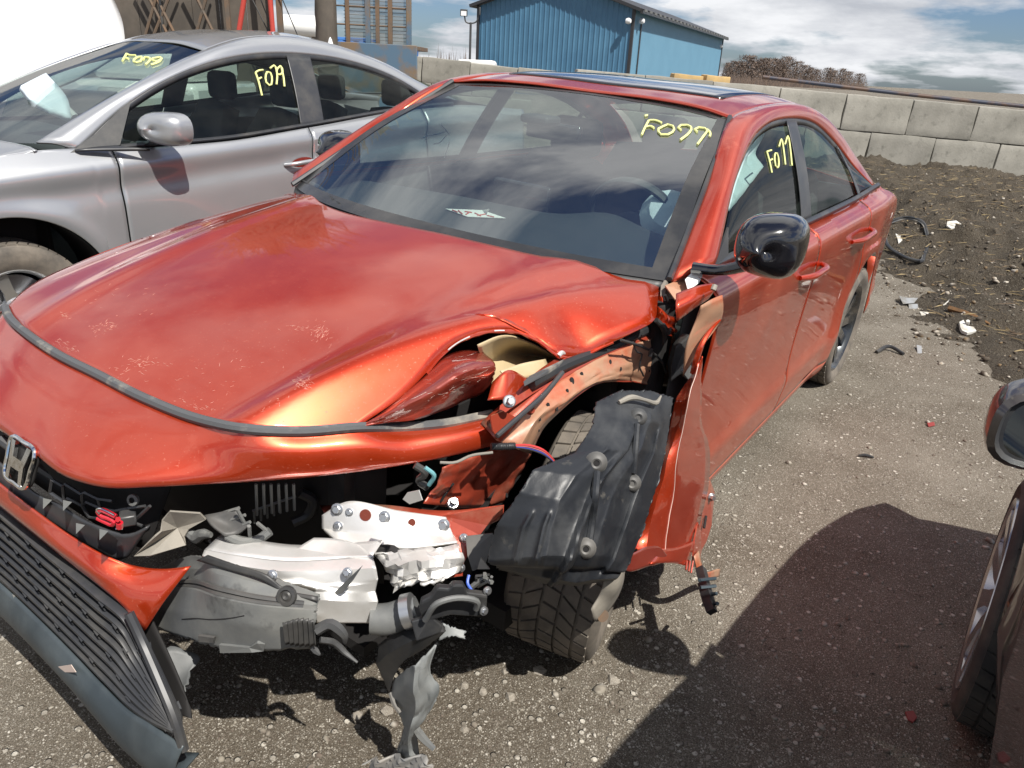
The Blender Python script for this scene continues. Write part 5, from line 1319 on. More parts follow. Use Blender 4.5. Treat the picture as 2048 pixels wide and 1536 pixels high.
# grey undertray / foam support in front of the beam
ut = [[(322, 1135, .70), (380, 1112, .705), (430, 1118, .73), (490, 1135, .715), (560, 1160, .69), (640, 1190, .655)],
      [(345, 1148, .715), (400, 1138, .735), (450, 1152, .75), (510, 1165, .73), (570, 1178, .70), (640, 1200, .665)],
      [(338, 1170, .73), (400, 1172, .745), (460, 1190, .765), (520, 1202, .745), (580, 1208, .715), (634, 1212, .675)],
      [(330, 1176, .74), (390, 1180, .76), (450, 1199, .78), (520, 1212, .755), (580, 1218, .725), (636, 1222, .685)],
      [(312, 1215, .765), (372, 1226, .78), (440, 1240, .785), (510, 1250, .765), (570, 1256, .735), (632, 1246, .695)],
      [(300, 1250, .78), (360, 1272, .79), (440, 1296, .785), (500, 1300, .765), (560, 1300, .74), (622, 1296, .70)]]
C_ = [[gq(*q) for q in row] for row in ut]
ug = loftl(C_, 60, 40, .004, 5); unt = grid('air_guide', ug, m_grey, car, thick=.004, angle=18); bv_ut = gbvh(ug)
for j0, r_ in ((.36, .005), (.44, .004)):
    tube('moulded_ridge', ug[int(j0 * 40), 2:-3] + [.006, .003, .004], r_, m_blackd, unt, seg=6)
V, Fc = latheg([(.001, .002), (.006, .004), (.010, .001), (.012, .005), (.018, .004), (.019, -.004)], 16); q = gq(573, 1192, .72); mk('push_clip', orient(V, q, (.8, .35, .45)), Fc, m_black, unt)
dk = loft([[gq(420, 1108, .735), gq(480, 1128, .722), gq(540, 1148, .705), gq(575, 1175, .69), gq(640, 1190, .66)], [gq(400, 1118, .742), gq(470, 1140, .73), gq(530, 1158, .713), gq(572, 1182, .695), gq(640, 1200, .665)]], 20, 4); grid('guide_lip', dk + [.010, .006, .006], m_black, unt, thick=.004)  # black strip stands in for the dark shading across the guide
tab = [gq(x, y, xx) for x, y, xx in ((440, 1288, .79), (500, 1294, .77), (515, 1284, .765), (530, 1286, .755), (528, 1300, .755), (505, 1304, .77), (442, 1304, .79))]; plate('guide_tab', tab, m_grey, unt, thick=.006)
tab = [gq(x, y, xx) for x, y, xx in ((398, 1270, .80), (430, 1274, .795), (428, 1284, .795), (400, 1282, .80))]; plate('guide_tab', tab, m_blackd, unt, thick=.006)
G = loft([[gq(566, 1245, .745), gq(600, 1236, .72), gq(632, 1240, .70)], [gq(572, 1285, .745), gq(605, 1290, .72), gq(636, 1290, .70)]], 14, 8)
for i in range(14): G[:, i, 0] += .006 * (i % 2)
grid('ribbed_corner', G, m_black, unt, thick=.003, angle=10)
for ln, r_ in (([(632, 1262, .70), (660, 1248, .68), (688, 1270, .67), (690, 1285, .665)], .010), ([(640, 1280, .70), (668, 1285, .68), (690, 1305, .67), (715, 1325, .665)], .006), ([(625, 1295, .70), (640, 1310, .70)], .006)):
    tube('torn_strip', [gq(*q) for q in ln], [r_, r_ * 1.1, r_ * .4], m_blackd, unt, n=12, seg=6)
tube('hairline_crack', [FC.H(x, y, bv_ut, .002) for x, y in ((366, 1238), (395, 1236), (430, 1238), (470, 1234), (490, 1230)) if FC.H(x, y, bv_ut, .002) is not None], .0012, m_dark, unt, n=10)

# pale scuffs dragged across the hood and bumper skin
bv_fa = gbvh(loft([tc_, mid, lc_, roll], 90, 18))
m_scuff = mat('chalky_scuff', (.60, .34, .27), .8)
def scuff(nm, cx_, cy_, w, h, ang, n, bv, parent, r0=.00012, r1=.00042):
    parts = []
    for k in range(n):
        u, v = rnd.gauss(0, .38) * w, rnd.gauss(0, .38) * h; a = ang + rnd.gauss(0, .35); L_ = rnd.uniform(2, 9)
        x, y = cx_ + u * math.cos(ang) - v * math.sin(ang), cy_ + u * math.sin(ang) + v * math.cos(ang)
        pts = [FC.H(x + L_ * t * math.cos(a), y + L_ * t * math.sin(a), bv, .0003) for t in (0, .5, 1)]
        if any(q is None for q in pts): continue
        parts.append(tubeg(pts, [rnd.uniform(r0, r1)] * 2 + [r0 * .6], 4))
    if parts:
        V, Fc = merge(parts); tag(mk(nm, V, Fc, m_scuff, parent), None, None, kind='stuff')
for q in ((128, 630, 14, 10, .2, 14), (205, 655, 40, 18, -.35, 34), (270, 732, 70, 26, -.3, 40), (300, 725, 50, 10, .1, 20), (600, 655, 60, 8, .05, 22), (640, 668, 26, 34, -.9, 46), (606, 766, 26, 20, .3, 60), (560, 800, 80, 12, -.6, 18), (390, 812, 40, 14, .2, 20), (130, 690, 40, 16, .5, 26), (440, 760, 160, 60, -.2, 30), (240, 600, 140, 60, -.3, 20)): scuff('scuff', *q, bv_hood, hood)
for q in ((370, 852, 40, 20, -.7, 34), (60, 720, 80, 40, -.3, 26), (120, 770, 40, 26, -.6, 26), (470, 866, 40, 8, .2, 14)): scuff('scuff', *q, bv_fa, fascia)
# ================================================================== the orange wreck: open left wheel house
def row(*q): return [gq(*p) for p in q]
def rowy(*q): return [P(x, y, 'y', v) for x, y, v in q]
# dark inner walls
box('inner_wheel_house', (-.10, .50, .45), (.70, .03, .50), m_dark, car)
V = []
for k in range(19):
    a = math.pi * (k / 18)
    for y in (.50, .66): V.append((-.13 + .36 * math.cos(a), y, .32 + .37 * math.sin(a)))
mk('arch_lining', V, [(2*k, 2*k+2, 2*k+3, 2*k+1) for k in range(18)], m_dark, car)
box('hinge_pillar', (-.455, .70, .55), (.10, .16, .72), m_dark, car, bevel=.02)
# apron (lower red panel beside the lamp)
ap = loft([rowy((885, 935, .64), (945, 912, .66), (1008, 892, .69), (1062, 905, .70)), rowy((868, 975, .62), (928, 962, .64), (988, 948, .665), (1038, 945, .68)), rowy((842, 1005, .61), (908, 1014, .625), (972, 1012, .64), (1004, 1004, .65))], 30, 16)
for j in range(16):
    for i in range(30): ap[j, i] += np.array([.3, .8, .3]) * (.016 * abs(fbm(i * .13, j * .18, 1.0, 2, 8)))
apron = grid('strut_apron', ap, m_inner_red, car, thick=.003, angle=30); bv_ap = gbvh(ap)
tube('apron_crease', [FC.H(x, y, bv_ap, .003) for x, y in ((905, 965), (890, 985), (880, 1002)) if FC.H(x, y, bv_ap) is not None], .003, m_dark, apron, n=5)
for x, y in ((975, 995), (1012, 990)):
    q = FC.H(x, y, bv_ap, .002)
    if q is not None: disc('slot', q, (.3, .9, .3), .006, m_dark, apron, sx=.6)
bolt('stud', P(905, 1008, 'y', .645), (.4, .5, .75), .012, m_steel, apron, h=.03)
# upper rail with overspray
rt = rowy((992, 880, .705), (1040, 835, .715), (1100, 778, .725), (1180, 726, .735), (1262, 690, .745), (1325, 662, .755), (1345, 640, .76))
rm = rowy((1020, 892, .735), (1065, 838, .745), (1115, 800, .75), (1180, 755, .755), (1262, 725, .76), (1320, 712, .765), (1350, 705, .77))
rb_ = rowy((1062, 908, .715), (1090, 852, .73), (1128, 815, .745), (1175, 778, .755), (1255, 764, .76), (1318, 772, .765), (1352, 770, .77))
rg = loft([rt, rm, rb_], 56, 20)
for j in range(20):
    for i in range(56): rg[j, i] += np.array([.2, .9, .3]) * (.007 * fbm(i * .10, j * .2, 1.0, 3, 2))
rail = grid('inner_fender_rail', rg, m_inner, car, thick=.003, angle=35); bv_rl = gbvh(rg)
grid('rail_lower_flange', loft([rb_, [q + np.array([-.02, -.05, .012]) for q in rb_]], 50, 4), m_inner_red, rail, thick=.003)
grid('rail_top_flange', loft([rt, [q + np.array([-.01, -.05, .02]) for q in rt]], 50, 4), m_inner_red, rail, thick=.003)
for x, y, r_ in ((1143, 763, .009), (1163, 750, .006), (1134, 783, .005), (1219, 724, .006), (1240, 737, .005), (1112, 816, .006), (1096, 812, .006), (1078, 838, .004), (1076, 860, .003), (1300, 700, .008), (1297, 742, .003)):
    q = FC.H(x, y, bv_rl, .0022)
    if q is not None: disc('hole', q, (.35, .85, .35), r_, m_dark, rail, sx=.62)
# mounting bracket, bolts, stay
br = plate('fender_bracket', rowy((995, 838, .70), (1020, 818, .705), (1062, 790, .71), (1110, 760, .715), (1200, 712, .725), (1300, 662, .735), (1312, 652, .735), (1230, 672, .72), (1130, 716, .70), (1050, 768, .69), (1000, 812, .685)), m_inner_red, car, thick=.003)
plate('bracket_foot', rowy((980, 832, .70), (1005, 822, .705), (1040, 838, .72), (1000, 884, .72), (985, 862, .71)), m_inner_red, car, thick=.003)
bolt('bolt', P(1018, 803, 'y', .725), (.5, .7, .5), .0125, m_steel, br, h=.018)
bolt('bolt', P(1060, 820, 'y', .74), (.3, .9, .3), .010, m_inner_red, br, h=.012)
tube('hood_stay', rowy((994, 872, .755), (1040, 832, .76), (1085, 792, .76), (1125, 745, .745)), .0055, m_trim, car, n=12)
sl = rowy((1048, 768, .715), (1118, 732, .72), (1128, 722, .715), (1060, 756, .70)); plate('seal_end', sl, m_rubber, car, thick=.010)
tube('side_seal', rowy((1062, 768, .705), (1120, 736, .715), (1210, 700, .725), (1308, 652, .735)), .014, m_black, car, n=20)
# wiring along the rail
tube('cable', rowy((1242, 680, .775), (1275, 690, .785), (1305, 705, .79), (1326, 728, .795), (1332, 745, .795)), .0035, m_black, car, n=16)
tube('cable', rowy((1266, 684, .78), (1272, 702, .782), (1284, 712, .785), (1280, 724, .785), (1287, 752, .785)), .0025, m_black, car, n=12)
tube('cable_clip', rowy((1302, 698, .797), (1300, 712, .797)), .006, m_black, car)
cb = FC.P(1010, 893, 'y', .745)
tube('corrugated_conduit', rowy((982, 893, .72), (1005, 893, .735), (1030, 892, .75)), [.007, .0085] * 12 + [.007], m_black, car, n=40, seg=10)
for k, (c_, dy) in enumerate((((.55, .05, .05), -3), ((.55, .18, .18), 0), ((.05, .08, .42), 3), ((.06, .06, .07), 5))):
    tube('wire', rowy((1030, 892 + dy * .4, .752), (1055, 893 + dy * .9, .775), (1080, 900 + dy, .80), (1102, 916 + dy * .6, .815), (1114, 932, .82)), .0026, mat('wire_colour_%d' % k, c_, .4), car, n=14, seg=6)
tube('wire', rowy((1114, 932, .82), (1116, 944, .822), (1110, 958, .82)), .007, m_black, car, n=6)
tube('thin_wire', rowy((880, 925, .68), (910, 925, .70), (940, 912, .715), (985, 905, .74)), .003, m_bone, car, n=14)
# hinge end of the hood and cowl corner
hg = plate('hood_hinge', rowy((1322, 572, .745), (1330, 560, .75), (1336, 566, .75), (1334, 580, .755), (1348, 592, .765), (1352, 625, .775), (1346, 640, .78), (1335, 640, .775), (1328, 615, .765), (1320, 590, .75)), m_bone, car, thick=.005)
tube('slot', rowy((1330, 590, .772), (1336, 603, .777)), .004, m_dark, hg)
G = loft([rowy((1318, 580, .74), (1314, 610, .75), (1310, 640, .76)), rowy((1328, 612, .765), (1330, 640, .785), (1322, 662, .785)), rowy((1352, 642, .785), (1352, 660, .79), (1340, 672, .79))], 12, 10)
for j in range(10):
    for i in range(12): G[j, i] += np.array([.5, .7, .3]) * .010 * math.sin(i * 1.1 + j * .9)
grid('crumpled_skin', G, m_paint, car, thick=.003, angle=25)
for ln in ([(1312, 640, .785), (1324, 652, .795), (1330, 668, .795), (1326, 690, .79)], [(1326, 650, .795), (1338, 664, .8), (1342, 655, .8)]): tube('dark_bracket', rowy(*ln), [.007, .009, .003], m_black, car, n=8)
plate('cowl_corner', rowy((1330, 572, .76), (1388, 548, .775), (1400, 560, .80), (1370, 585, .81), (1350, 600, .80)), m_inner, car, thick=.004)
plate('pillar_sealer', rowy((1370, 560, .80), (1398, 530, .81), (1408, 545, .83), (1398, 566, .835), (1376, 582, .83)), m_white, car, thick=.003)
# top flap of the torn fender, pale inside
G = loft([rowy((1352, 588, .85), (1388, 574, .875), (1428, 566, .895)), rowy((1352, 615, .87), (1385, 602, .89), (1430, 576, .905)), rowy((1354, 642, .875), (1378, 624, .885), (1416, 598, .90))], 16, 10); fl = grid('fender_flap', G, m_paint, car, thick=.003, angle=40)
G = loft([rowy((1402, 612, .905), (1425, 598, .915), (1444, 590, .925)), rowy((1392, 640, .895), (1420, 625, .915), (1446, 612, .93)), rowy((1376, 680, .89), (1404, 660, .905), (1442, 638, .925)), rowy((1366, 752, .885), (1382, 728, .90), (1398, 700, .91))], 16, 16); grid('flap_inside', G, m_inner, fl, thick=.003)
tube('clip', rowy((1426, 580, .925), (1430, 570, .925)), .007, m_bone, fl)
plate('black_bracket', rowy((1348, 690, .81), (1372, 668, .83), (1394, 672, .84), (1398, 700, .85), (1385, 740, .85), (1372, 756, .85), (1360, 745, .84), (1340, 762, .82), (1338, 730, .81)), m_black, car, thick=.03, bevel=.006)
plate('bracket_tip', rowy((1362, 742, .875), (1378, 726, .88), (1384, 745, .88), (1374, 758, .88)), m_grey, car, thick=.008)
# the torn strip of left fender ----------------------------------------------------
fl_ = [P(1386, 745, 'y', .905), P(1352, 800, 'y', .900), P(1340, 860, 'y', .905), P(1322, 920, 'y', .915), P(1300, 985, 'y', .925), P(1278, 1055, 'y', .945), P(1262, 1098, 'y', .96)]
fg_ = [P(1392, 735, 'y', .912), P(1368, 800, 'y', .925), P(1354, 860, 'y', .93), P(1336, 920, 'y', .94), P(1318, 985, 'y', .95), P(1300, 1050, 'y', .97), P(1290, 1105, 'y', .985)]
fm_ = [P(1398, 722, 'y', .92), P(1376, 795, 'y', .94), P(1364, 860, 'y', .945), P(1350, 930, 'y', .955), P(1344, 990, 'y', .965), P(1334, 1060, 'y', .985), P(1328, 1112, 'y', 1.0)]
fr_ = [P(1404, 712, 'y', .925), P(1402, 790, 'y', .93), P(1404, 845, 'y', .935), P(1420, 905, 'y', .945), P(1416, 970, 'y', .965), P(1394, 1060, 'y', .985), P(1374, 1128, 'y', 1.01)]
G = loftl([fl_, fg_, fm_, fr_], 60, 18, .003, 6)
for j in range(G.shape[0]):
    for i in range(60): G[j, i, 1] += .004 * fbm(i * .09, j * .15, 1.0, 3, 6)
fs = grid('torn_fender', G, m_paint, car, thick=.003, angle=24); bv_fs = gbvh(G)
tube('bright_edge', G[12] + [0, .002, 0], .0009, m_scr, fs, seg=5)
tube('fender_lip', curve([P(1440, 640, 'y', .925), P(1420, 662, 'y', .92), P(1403, 690, 'y', .918), P(1392, 722, 'y', .915), P(1386, 745, 'y', .908)], 20), [.003, .006, .008, .008], m_paint, fs, seg=7)
# frayed foot of the fender
fo_ = loft([rowy((1240, 1106, .985), (1270, 1106, .99), (1296, 1090, .99), (1322, 1100, 1.0)), rowy((1248, 1138, 1.0), (1280, 1140, 1.005), (1310, 1128, 1.01), (1340, 1122, 1.01))], 16, 8)
for i in range(16): fo_[:, i, 0] += .008 * math.sin(i * .8)
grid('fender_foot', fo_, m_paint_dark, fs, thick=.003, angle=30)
G = loft([rowy((1322, 1098, .995), (1350, 1096, 1.0), (1392, 1080, 1.0)), rowy((1300, 1128, 1.01), (1340, 1126, 1.015), (1374, 1132, 1.02))], 10, 6); grid('fender_hem', G, m_paint, fs, thick=.003)
# strip of fender clip on the inner edge
V, Fc = latheg([(.001, .012), (.010, .012), (.012, .006), (.022, .004), (.024, -.006)], 14); fc = mk('plastic_clip', orient(V, P(1272, 1050, 'y', .955), (.75, .55, .3)), Fc, m_blackd, fs)
for k in range(4): tube('clip_finger', rowy((1262 + k * 7, 1062, .96), (1260 + k * 7, 1078, .962)), .0035, m_blackd, fc, seg=5)
# red bracket, bolt and hanging connector
lb = plate('lower_bracket', [P(x, y, 'y', v) for x, y, v in ((1394, 982, .955), (1420, 962, .95), (1428, 985, .955), (1422, 1050, .985), (1412, 1082, .995), (1402, 1100, 1.0), (1396, 1138, 1.02), (1384, 1132, 1.02), (1388, 1080, 1.0), (1398, 1030, .975))], m_inner_red, car, thick=.004)
tube('slot', rowy((1412, 1032, .985), (1408, 1056, .995)), .004, m_dark, lb)
bolt('bolt', P(1422, 994, 'y', .97), (.6, .7, .3), .011, m_steel, lb, h=.02)
plate('torn_tip', rowy((1402, 960, .94), (1414, 952, .94), (1418, 968, .945), (1408, 980, .95)), m_bone, lb, thick=.004)
G = loft([rowy((1398, 1100, 1.01), (1402, 1125, 1.03), (1440, 1138, 1.05)), rowy((1388, 1112, 1.02), (1394, 1140, 1.035), (1438, 1154, 1.055))], 14, 5); grid('bent_tongue', G, m_inner, lb, thick=.003)
for k in range(3): tube('ragged_steel', rowy((1374 + 6 * k, 1122, 1.02), (1372 + 5 * k, 1140 + 3 * k, 1.03)), .003, m_inner_red, lb, seg=5)
cn = empty('hanging_connector', car)
for x0, y0, x1, y1, w in ((1402, 1138, 1410, 1172, .016), (1408, 1168, 1418, 1205, .018), (1415, 1200, 1424, 1224, .016)):
    a = P(x0, y0, 'y', 1.05 + (y0 - 1138) * .0010); b_ = P(x1, y1, 'y', 1.05 + (y1 - 1138) * .0010)
    tube('connector_body', [a, b_], w, m_black, cn, seg=4)
for y in (1160, 1175, 1190, 1210): tube('connector_rib', [P(1396 + (y - 1138) * .14, y, 'y', 1.085), P(1428 + (y - 1138) * .1, y - 3, 'y', 1.085 + (y - 1138) * .0008)], .005, mat('connector_%d' % y, (.04, .06, .075), .4), cn, seg=5)
# front wheel, turned and knocked back --------------------------------------------------
fw = wheel(car, (-.15, .762, .302), r=.322, w=.235, steer=math.radians(15), camber=math.radians(-4), spokes=10, tyre=m_tyre, mrim=m_rimd, ntread=40)
# dull bent shield beside the tyre
G = loft([rowy((1215, 1132, .985), (1206, 1170, .985), (1196, 1195, .98), (1182, 1218, .975)), rowy((1232, 1130, 1.0), (1222, 1175, 1.0), (1210, 1205, .99), (1188, 1240, .98)), rowy((1250, 1126, .995), (1244, 1170, .995), (1228, 1205, .985), (1205, 1236, .975))], 16, 10); sh_ = grid('bent_shield', G, m_bone, car, thick=.004)
disc('rust_hole', P(1206, 1232, 'y', .99), (.5, .8, .3), .014, m_rust, sh_)
# wheel arch liner ----------------------------------------------------------------------
LR = [row((1192, 805, .10), (1240, 782, .05), (1300, 782, -.04), (1345, 796, -.13)),
      row((1186, 850, .17), (1240, 842, .13), (1300, 842, .04), (1338, 852, -.07)),
      row((1152, 905, .25), (1212, 900, .22), (1282, 902, .12), (1328, 912, .0)),
      row((1066, 940, .35), (1152, 950, .31), (1242, 962, .21), (1312, 975, .06)),
      row((1040, 985, .39), (1120, 1000, .36), (1222, 1005, .25), (1298, 1018, .10)),
      row((992, 1052, .42), (1105, 1050, .39), (1205, 1055, .29), (1282, 1068, .14)),
      row((976, 1120, .43), (1092, 1112, .42), (1188, 1115, .33), (1258, 1128, .18)),
      row((992, 1142, .41), (1082, 1162, .40), (1152, 1172, .34), (1236, 1162, .23)),
      row((1004, 1148, .37), (1082, 1172, .35), (1156, 1178, .30), (1228, 1168, .19))]
LRa = np.array(LR); tj = np.linspace(0, len(LR) - 1, 120); ti = np.linspace(0, 3, 110)
lg = np.zeros((120, 110, 3))
for j in range(120):
    a_ = min(int(tj[j]), len(LR) - 2); f_ = tj[j] - a_; f_ = f_ * .6 + .4 * f_ * f_ * (3 - 2 * f_)
    for i in range(110):
        b2_ = min(int(ti[i]), 2); g_ = ti[i] - b2_; g_ = g_ * .5 + .5 * g_ * g_ * (3 - 2 * g_)
        lg[j, i] = (LRa[a_, b2_] * (1 - g_) + LRa[a_, b2_ + 1] * g_) * (1 - f_) + (LRa[a_ + 1, b2_] * (1 - g_) + LRa[a_ + 1, b2_ + 1] * g_) * f_
for j in range(120):
    for i in range(110):
        u, v = i / 109, j / 119; d = 0
        if i in (0, 109) or j in (0, 119): lg[j, i] += np.array([0, .006, .006]) * fbm(i * .3, j * .3, 1.0, 3, 4)
        d += .020 * math.exp(-((u - .42 - .10 * math.sin(v * 3)) / .020) ** 2) * smooth(v, .25, .34)
        d -= .016 * smooth(u, .52, .545) * (1 - smooth(u, .82, .845)) * smooth(v, .12, .2) * (1 - smooth(v, .80, .88))
        d += .010 * math.exp(-((u - .17) / .014) ** 2) * smooth(v, .55, .58) * (1 - smooth(v, .76, .82)) + .010 * math.exp(-((u - .27) / .014) ** 2) * smooth(v, .55, .58) * (1 - smooth(v, .76, .82))
        d -= .02 * smooth(v, .80, .83)
        d += .006 * fbm(u * 4, v * 4, 1.0, 3, 3)
        lg[j, i] += np.array([.85, .45, .25]) * d
liner = grid('wheel_arch_liner', lg, m_liner, car, thick=.003, angle=30); bv_ln = gbvh(lg)
for x, y, r_, hole in ((1275, 836, .016, 0), (1191, 926, .018, 1), (1262, 966, .016, 0), (1170, 1097, .017, 1)):
    q = FC.H(x, y, bv_ln, .002)
    if q is None: continue
    V, Fc = latheg([(r_ * .35, .006), (r_ * .55, .008), (r_ * .9, .006), (r_ * 1.05, .002), (r_ * 1.25, -.002)], 18); b_ = mk('fixing_boss', orient(V, q, (.8, .5, .35)), Fc, m_blackd, liner)
    disc('boss_centre', q + np.array([.8, .5, .35]) * .003, (.8, .5, .35), r_ * .42, m_dark if hole else m_blackd, b_)
tube('moulded_rib', [FC.H(x, y, bv_ln, .003) for x, y in ((1192, 945), (1188, 990), (1182, 1040), (1176, 1085))], .008, m_liner, liner, n=14)
tube('moulded_rib', [FC.H(x, y, bv_ln, .003) for x, y in ((1272, 850), (1268, 900), (1264, 945))], .007, m_liner, liner, n=10)
tube('torn_top_edge', row((1238, 805, .09), (1262, 795, .06), (1290, 800, .03), (1312, 806, .0), (1322, 792, -.03)), [.005, .007, .004, .006, .002], m_bone, liner, n=16)
# torn liner hanging to the ground --------------------------------------------------------
st = empty('torn_liner_strip', car)
m_strip = mat('torn_liner_grey', (.17, .185, .19), .55, var=((.27, .275, .265), 6, .4, .7), var2=((.07, .07, .07), 12, .62, .74), bump=(50, .15, .003))
G = loftl([row((788, 1352, .535), (784, 1385, .54), (800, 1428, .535), (806, 1455, .53), (796, 1495, .515), (800, 1545, .50)), row((832, 1325, .565), (828, 1372, .57), (832, 1415, .56), (822, 1450, .55), (816, 1490, .535), (824, 1545, .515)), row((874, 1285, .53), (862, 1335, .53), (878, 1375, .525), (862, 1418, .52), (834, 1462, .51), (846, 1545, .50))], 46, 16, .006, 8)
for j in range(G.shape[0]):
    for i in range(46): G[j, i] += np.array([.8, .5, 0]) * (.005 * math.sin(i * .30) + .012 * abs(fbm(i * .11, j * .2, 1.0, 2, 1)))
grid('strip', G, m_strip, st, thick=.003, angle=25)
G = loftl([row((756, 1290, .545), (790, 1264, .54), (835, 1248, .525), (885, 1240, .495)), row((752, 1330, .56), (790, 1300, .565), (850, 1272, .545), (892, 1262, .51)), row((778, 1385, .545), (792, 1345, .55), (815, 1318, .55), (850, 1296, .53))], 28, 14, .005, 9); grid('upper_fold', G, m_black, st, thick=.003, angle=20)
plate('fold_shadow_lug', row((822, 1240, .555), (860, 1228, .53), (884, 1248, .515), (880, 1262, .52), (832, 1280, .56)), m_black, st, thick=.016, bevel=.003)  # black plastic lug by the upper fold
G = loftl([row((885, 1245, .50), (905, 1252, .49), (932, 1262, .475)), row((875, 1282, .515), (905, 1274, .50), (930, 1278, .485))], 14, 6, .006, 4); grid('side_tab', G, m_strip, st, thick=.003)
tube('thin_strip', row((820, 1440, .53), (845, 1475, .525), (868, 1498, .52)), [.008, .010, .006], m_grey, st, n=10, seg=6)
tube('thin_strip', row((780, 1385, .55), (790, 1410, .555), (800, 1425, .555)), [.004, .006, .004], m_blackd, st, n=8, seg=6)
frg = loft([row((715, 1530, .55), (760, 1516, .54), (810, 1512, .53), (860, 1516, .52)), row((712, 1560, .56), (760, 1556, .55), (810, 1560, .54), (860, 1556, .53))], 16, 8)
for j in range(8):
    for i in range(16): frg[j, i, 0] += .012 * math.sin(i * 1.3 + j)
m_frag = mat('scraped_fragment', (.20, .20, .20), .6, var=((.36, .34, .31), 9, .4, .6), var2=((.40, .06, .04), 7, .58, .66)); grid('fragment', frg, m_frag, st, thick=.004)
# ================================================================== neighbouring cars
def sedan(root, fr, paint, q):
    """a whole sedan: panels, glass, wheels; q holds its measured lines"""
    belt, zcr, zF = q['belt'], q['crease'], q['fender_top']
    def sy(x, z):
        d = z - zcr(x)
        y = q['w'] - .85 * .012 * math.log1p(math.exp(min(40, d / .012))) - .016 * math.exp(-((d + .10) / .06) ** 2) - (.05 * max(0, -d - .42) / .2 if d < -.42 else 0) - (.35 * max(0, .22 - z) if z < .22 else 0)
        y = max(y, q['w'] - .075)
        if x > .15: y -= .16 * ((x - .15) / .75) ** 2
        if x < -2.9: y -= .06 * ((-2.9 - x) / .8) ** 2
        dd = math.hypot(x - q['ax'], z - q['az']); y += .016 * math.exp(-((dd - q['ar'] - .03) / .05) ** 2) * (1 if d < -.03 else .3)
        return y
    A = lambda x: max(arch(x, q['ax'], q['az'], q['ar']), arch(x, q['ax'] - q['wb'], q['az'], q['ar']))
    S = {}
    for s in (1, -1):
        sidepatch('fender', .78, q['gap'] + .004, lambda x: max(.22, A(x)), zF, paint, root, sy, 70, 56, s)
        o, G = sidepatch('front_door', q['gap'] - .004, q['bp'], lambda x: .22, lambda x: belt(x) - .003, paint, root, sy, 50, 60, s)
        if s == 1: S['fd'] = o; S['bv_fd'] = gbvh(G)
        sidepatch('rear_door', q['bp'] - .007, -2.50, lambda x: max(.22, A(x)), lambda x: belt(x) - .003, paint, root, sy, 36, 26, s)
        sidepatch('quarter_panel', -2.507, -3.55, lambda x: max(.26, A(x)), lambda x: belt(x) - .003, paint, root, sy, 36, 20, s)
        sidepatch('sill', q['gap'] + .06, -2.30, lambda x: .13, lambda x: .214, m_trim if q.get('darksill') else paint, root, sy, 10, 4, s)
        ri = [np.array(p) * [1, s, 1] for p in q['rail_in']]; ro = [np.array(p) * [1, s, 1] for p in q['rail_out']]
        rm_ = [(a + b_) / 2 + np.array([.004, .014 * s, .014]) for a, b_ in zip(ri, ro)]
        grid('side_frame', loft([ri, rm_, ro], 60, 9), paint, root, thick=.01)
        tp = curve(ro, 60); G = np.array([tp + [0, .002 * s, .001], tp + [0, .001 * s, -.018], tp + [0, -.004 * s, -.036]]); grid('window_trim', G, m_trim, root, thick=.006)
        zt = lin([(p[0], p[2]) for p in curve(q['rail_out'], 90)]); yt = lin([(p[0], p[1]) for p in curve(q['rail_out'], 90)])
        def gyy(x, z):
            t = np.clip((z - belt(x)) / max(.02, zt(x) - belt(x)), 0, 1); return q['w'] - .065 + (yt(x) - q['w'] + .065) * t + .012 * math.sin(math.pi * t)
        def pan(nm, x0, x1, lean, m_, off, inset=.03, bot=.012, thick=0, par=None):
            G = np.zeros((14, 26, 3))
            for i in range(26):
                for j in range(14):
                    v = j / 13; x = x0 + (x1 - x0) * i / 25 + lean * v; lo = belt(x) + bot; hi = max(lo + .003, zt(x) - inset); z = lo + (hi - lo) * v; G[j, i] = (x, s * (gyy(x, z) + off), z)
            return grid(nm, G, m_, par or root, thick=thick), G
        o, G = pan('front_window', q['gap'] - .06, q['bp'] + .02, -.05, q.get('glass', m_sglass), -.006)
        if s == 1: S['fw'] = o; S['bv_fw'] = gbvh(G)
        o, G = pan('rear_window', q['bp'] - .12, -2.45, -.03, q.get('glass', m_sglass), -.006); 
        pan('b_pillar', q['bp'] + .03, q['bp'] - .13, -.05, m_trim, .003, .01, .0, .004)
        xs_ = np.linspace(q['gap'], -2.8, 40); G = np.zeros((3, 40, 3))
        for i, x in enumerate(xs_):
            for j, (dy, dz) in enumerate(((.006, -.004), (.008, .010), (-.002, .020))): G[j, i] = (x, s * (q['w'] - .065 + dy), belt(x) + dz)
        grid('belt_moulding', G, m_trim, root, thick=.004)
        V = []
        for xc in (q['ax'], q['ax'] - q['wb']):
            V = []
            for k in range(21):
                a = math.pi * k / 20
                for y in (.5, q['w'] - .02): V.append((xc + (q['ar'] - .003) * math.cos(a), s * y, q['az'] + (q['ar'] - .003) * math.sin(a)))
            mk('wheel_house', V, [(2*k, 2*k+2, 2*k+3, 2*k+1) for k in range(20)], m_dark, root)
            wheel(root, (xc, s * (q['w'] - q.get('wo', .125)), q['wz']), r=q['wr'], w=.215, spokes=q.get('spokes', 5), side=s, tyre=q.get('tyre', m_tyre), mrim=q.get('mrim', m_rimd), tread=(s == 1), rim=q.get('rim', .235), face=q.get('face', .74))
    cen_ = q['cen']; ed_ = q['edge']
    half_ = [tuple(np.array(c) * .5 + np.array(e) * .5 + np.array([-.015, 0, .014])) for c, e in zip(cen_, ed_)]
    Gr = loft([ed_, half_, cen_, mir(half_), mir(ed_)], 30, 33); S['roof'] = grid('roof', Gr, paint, root, thick=.006)
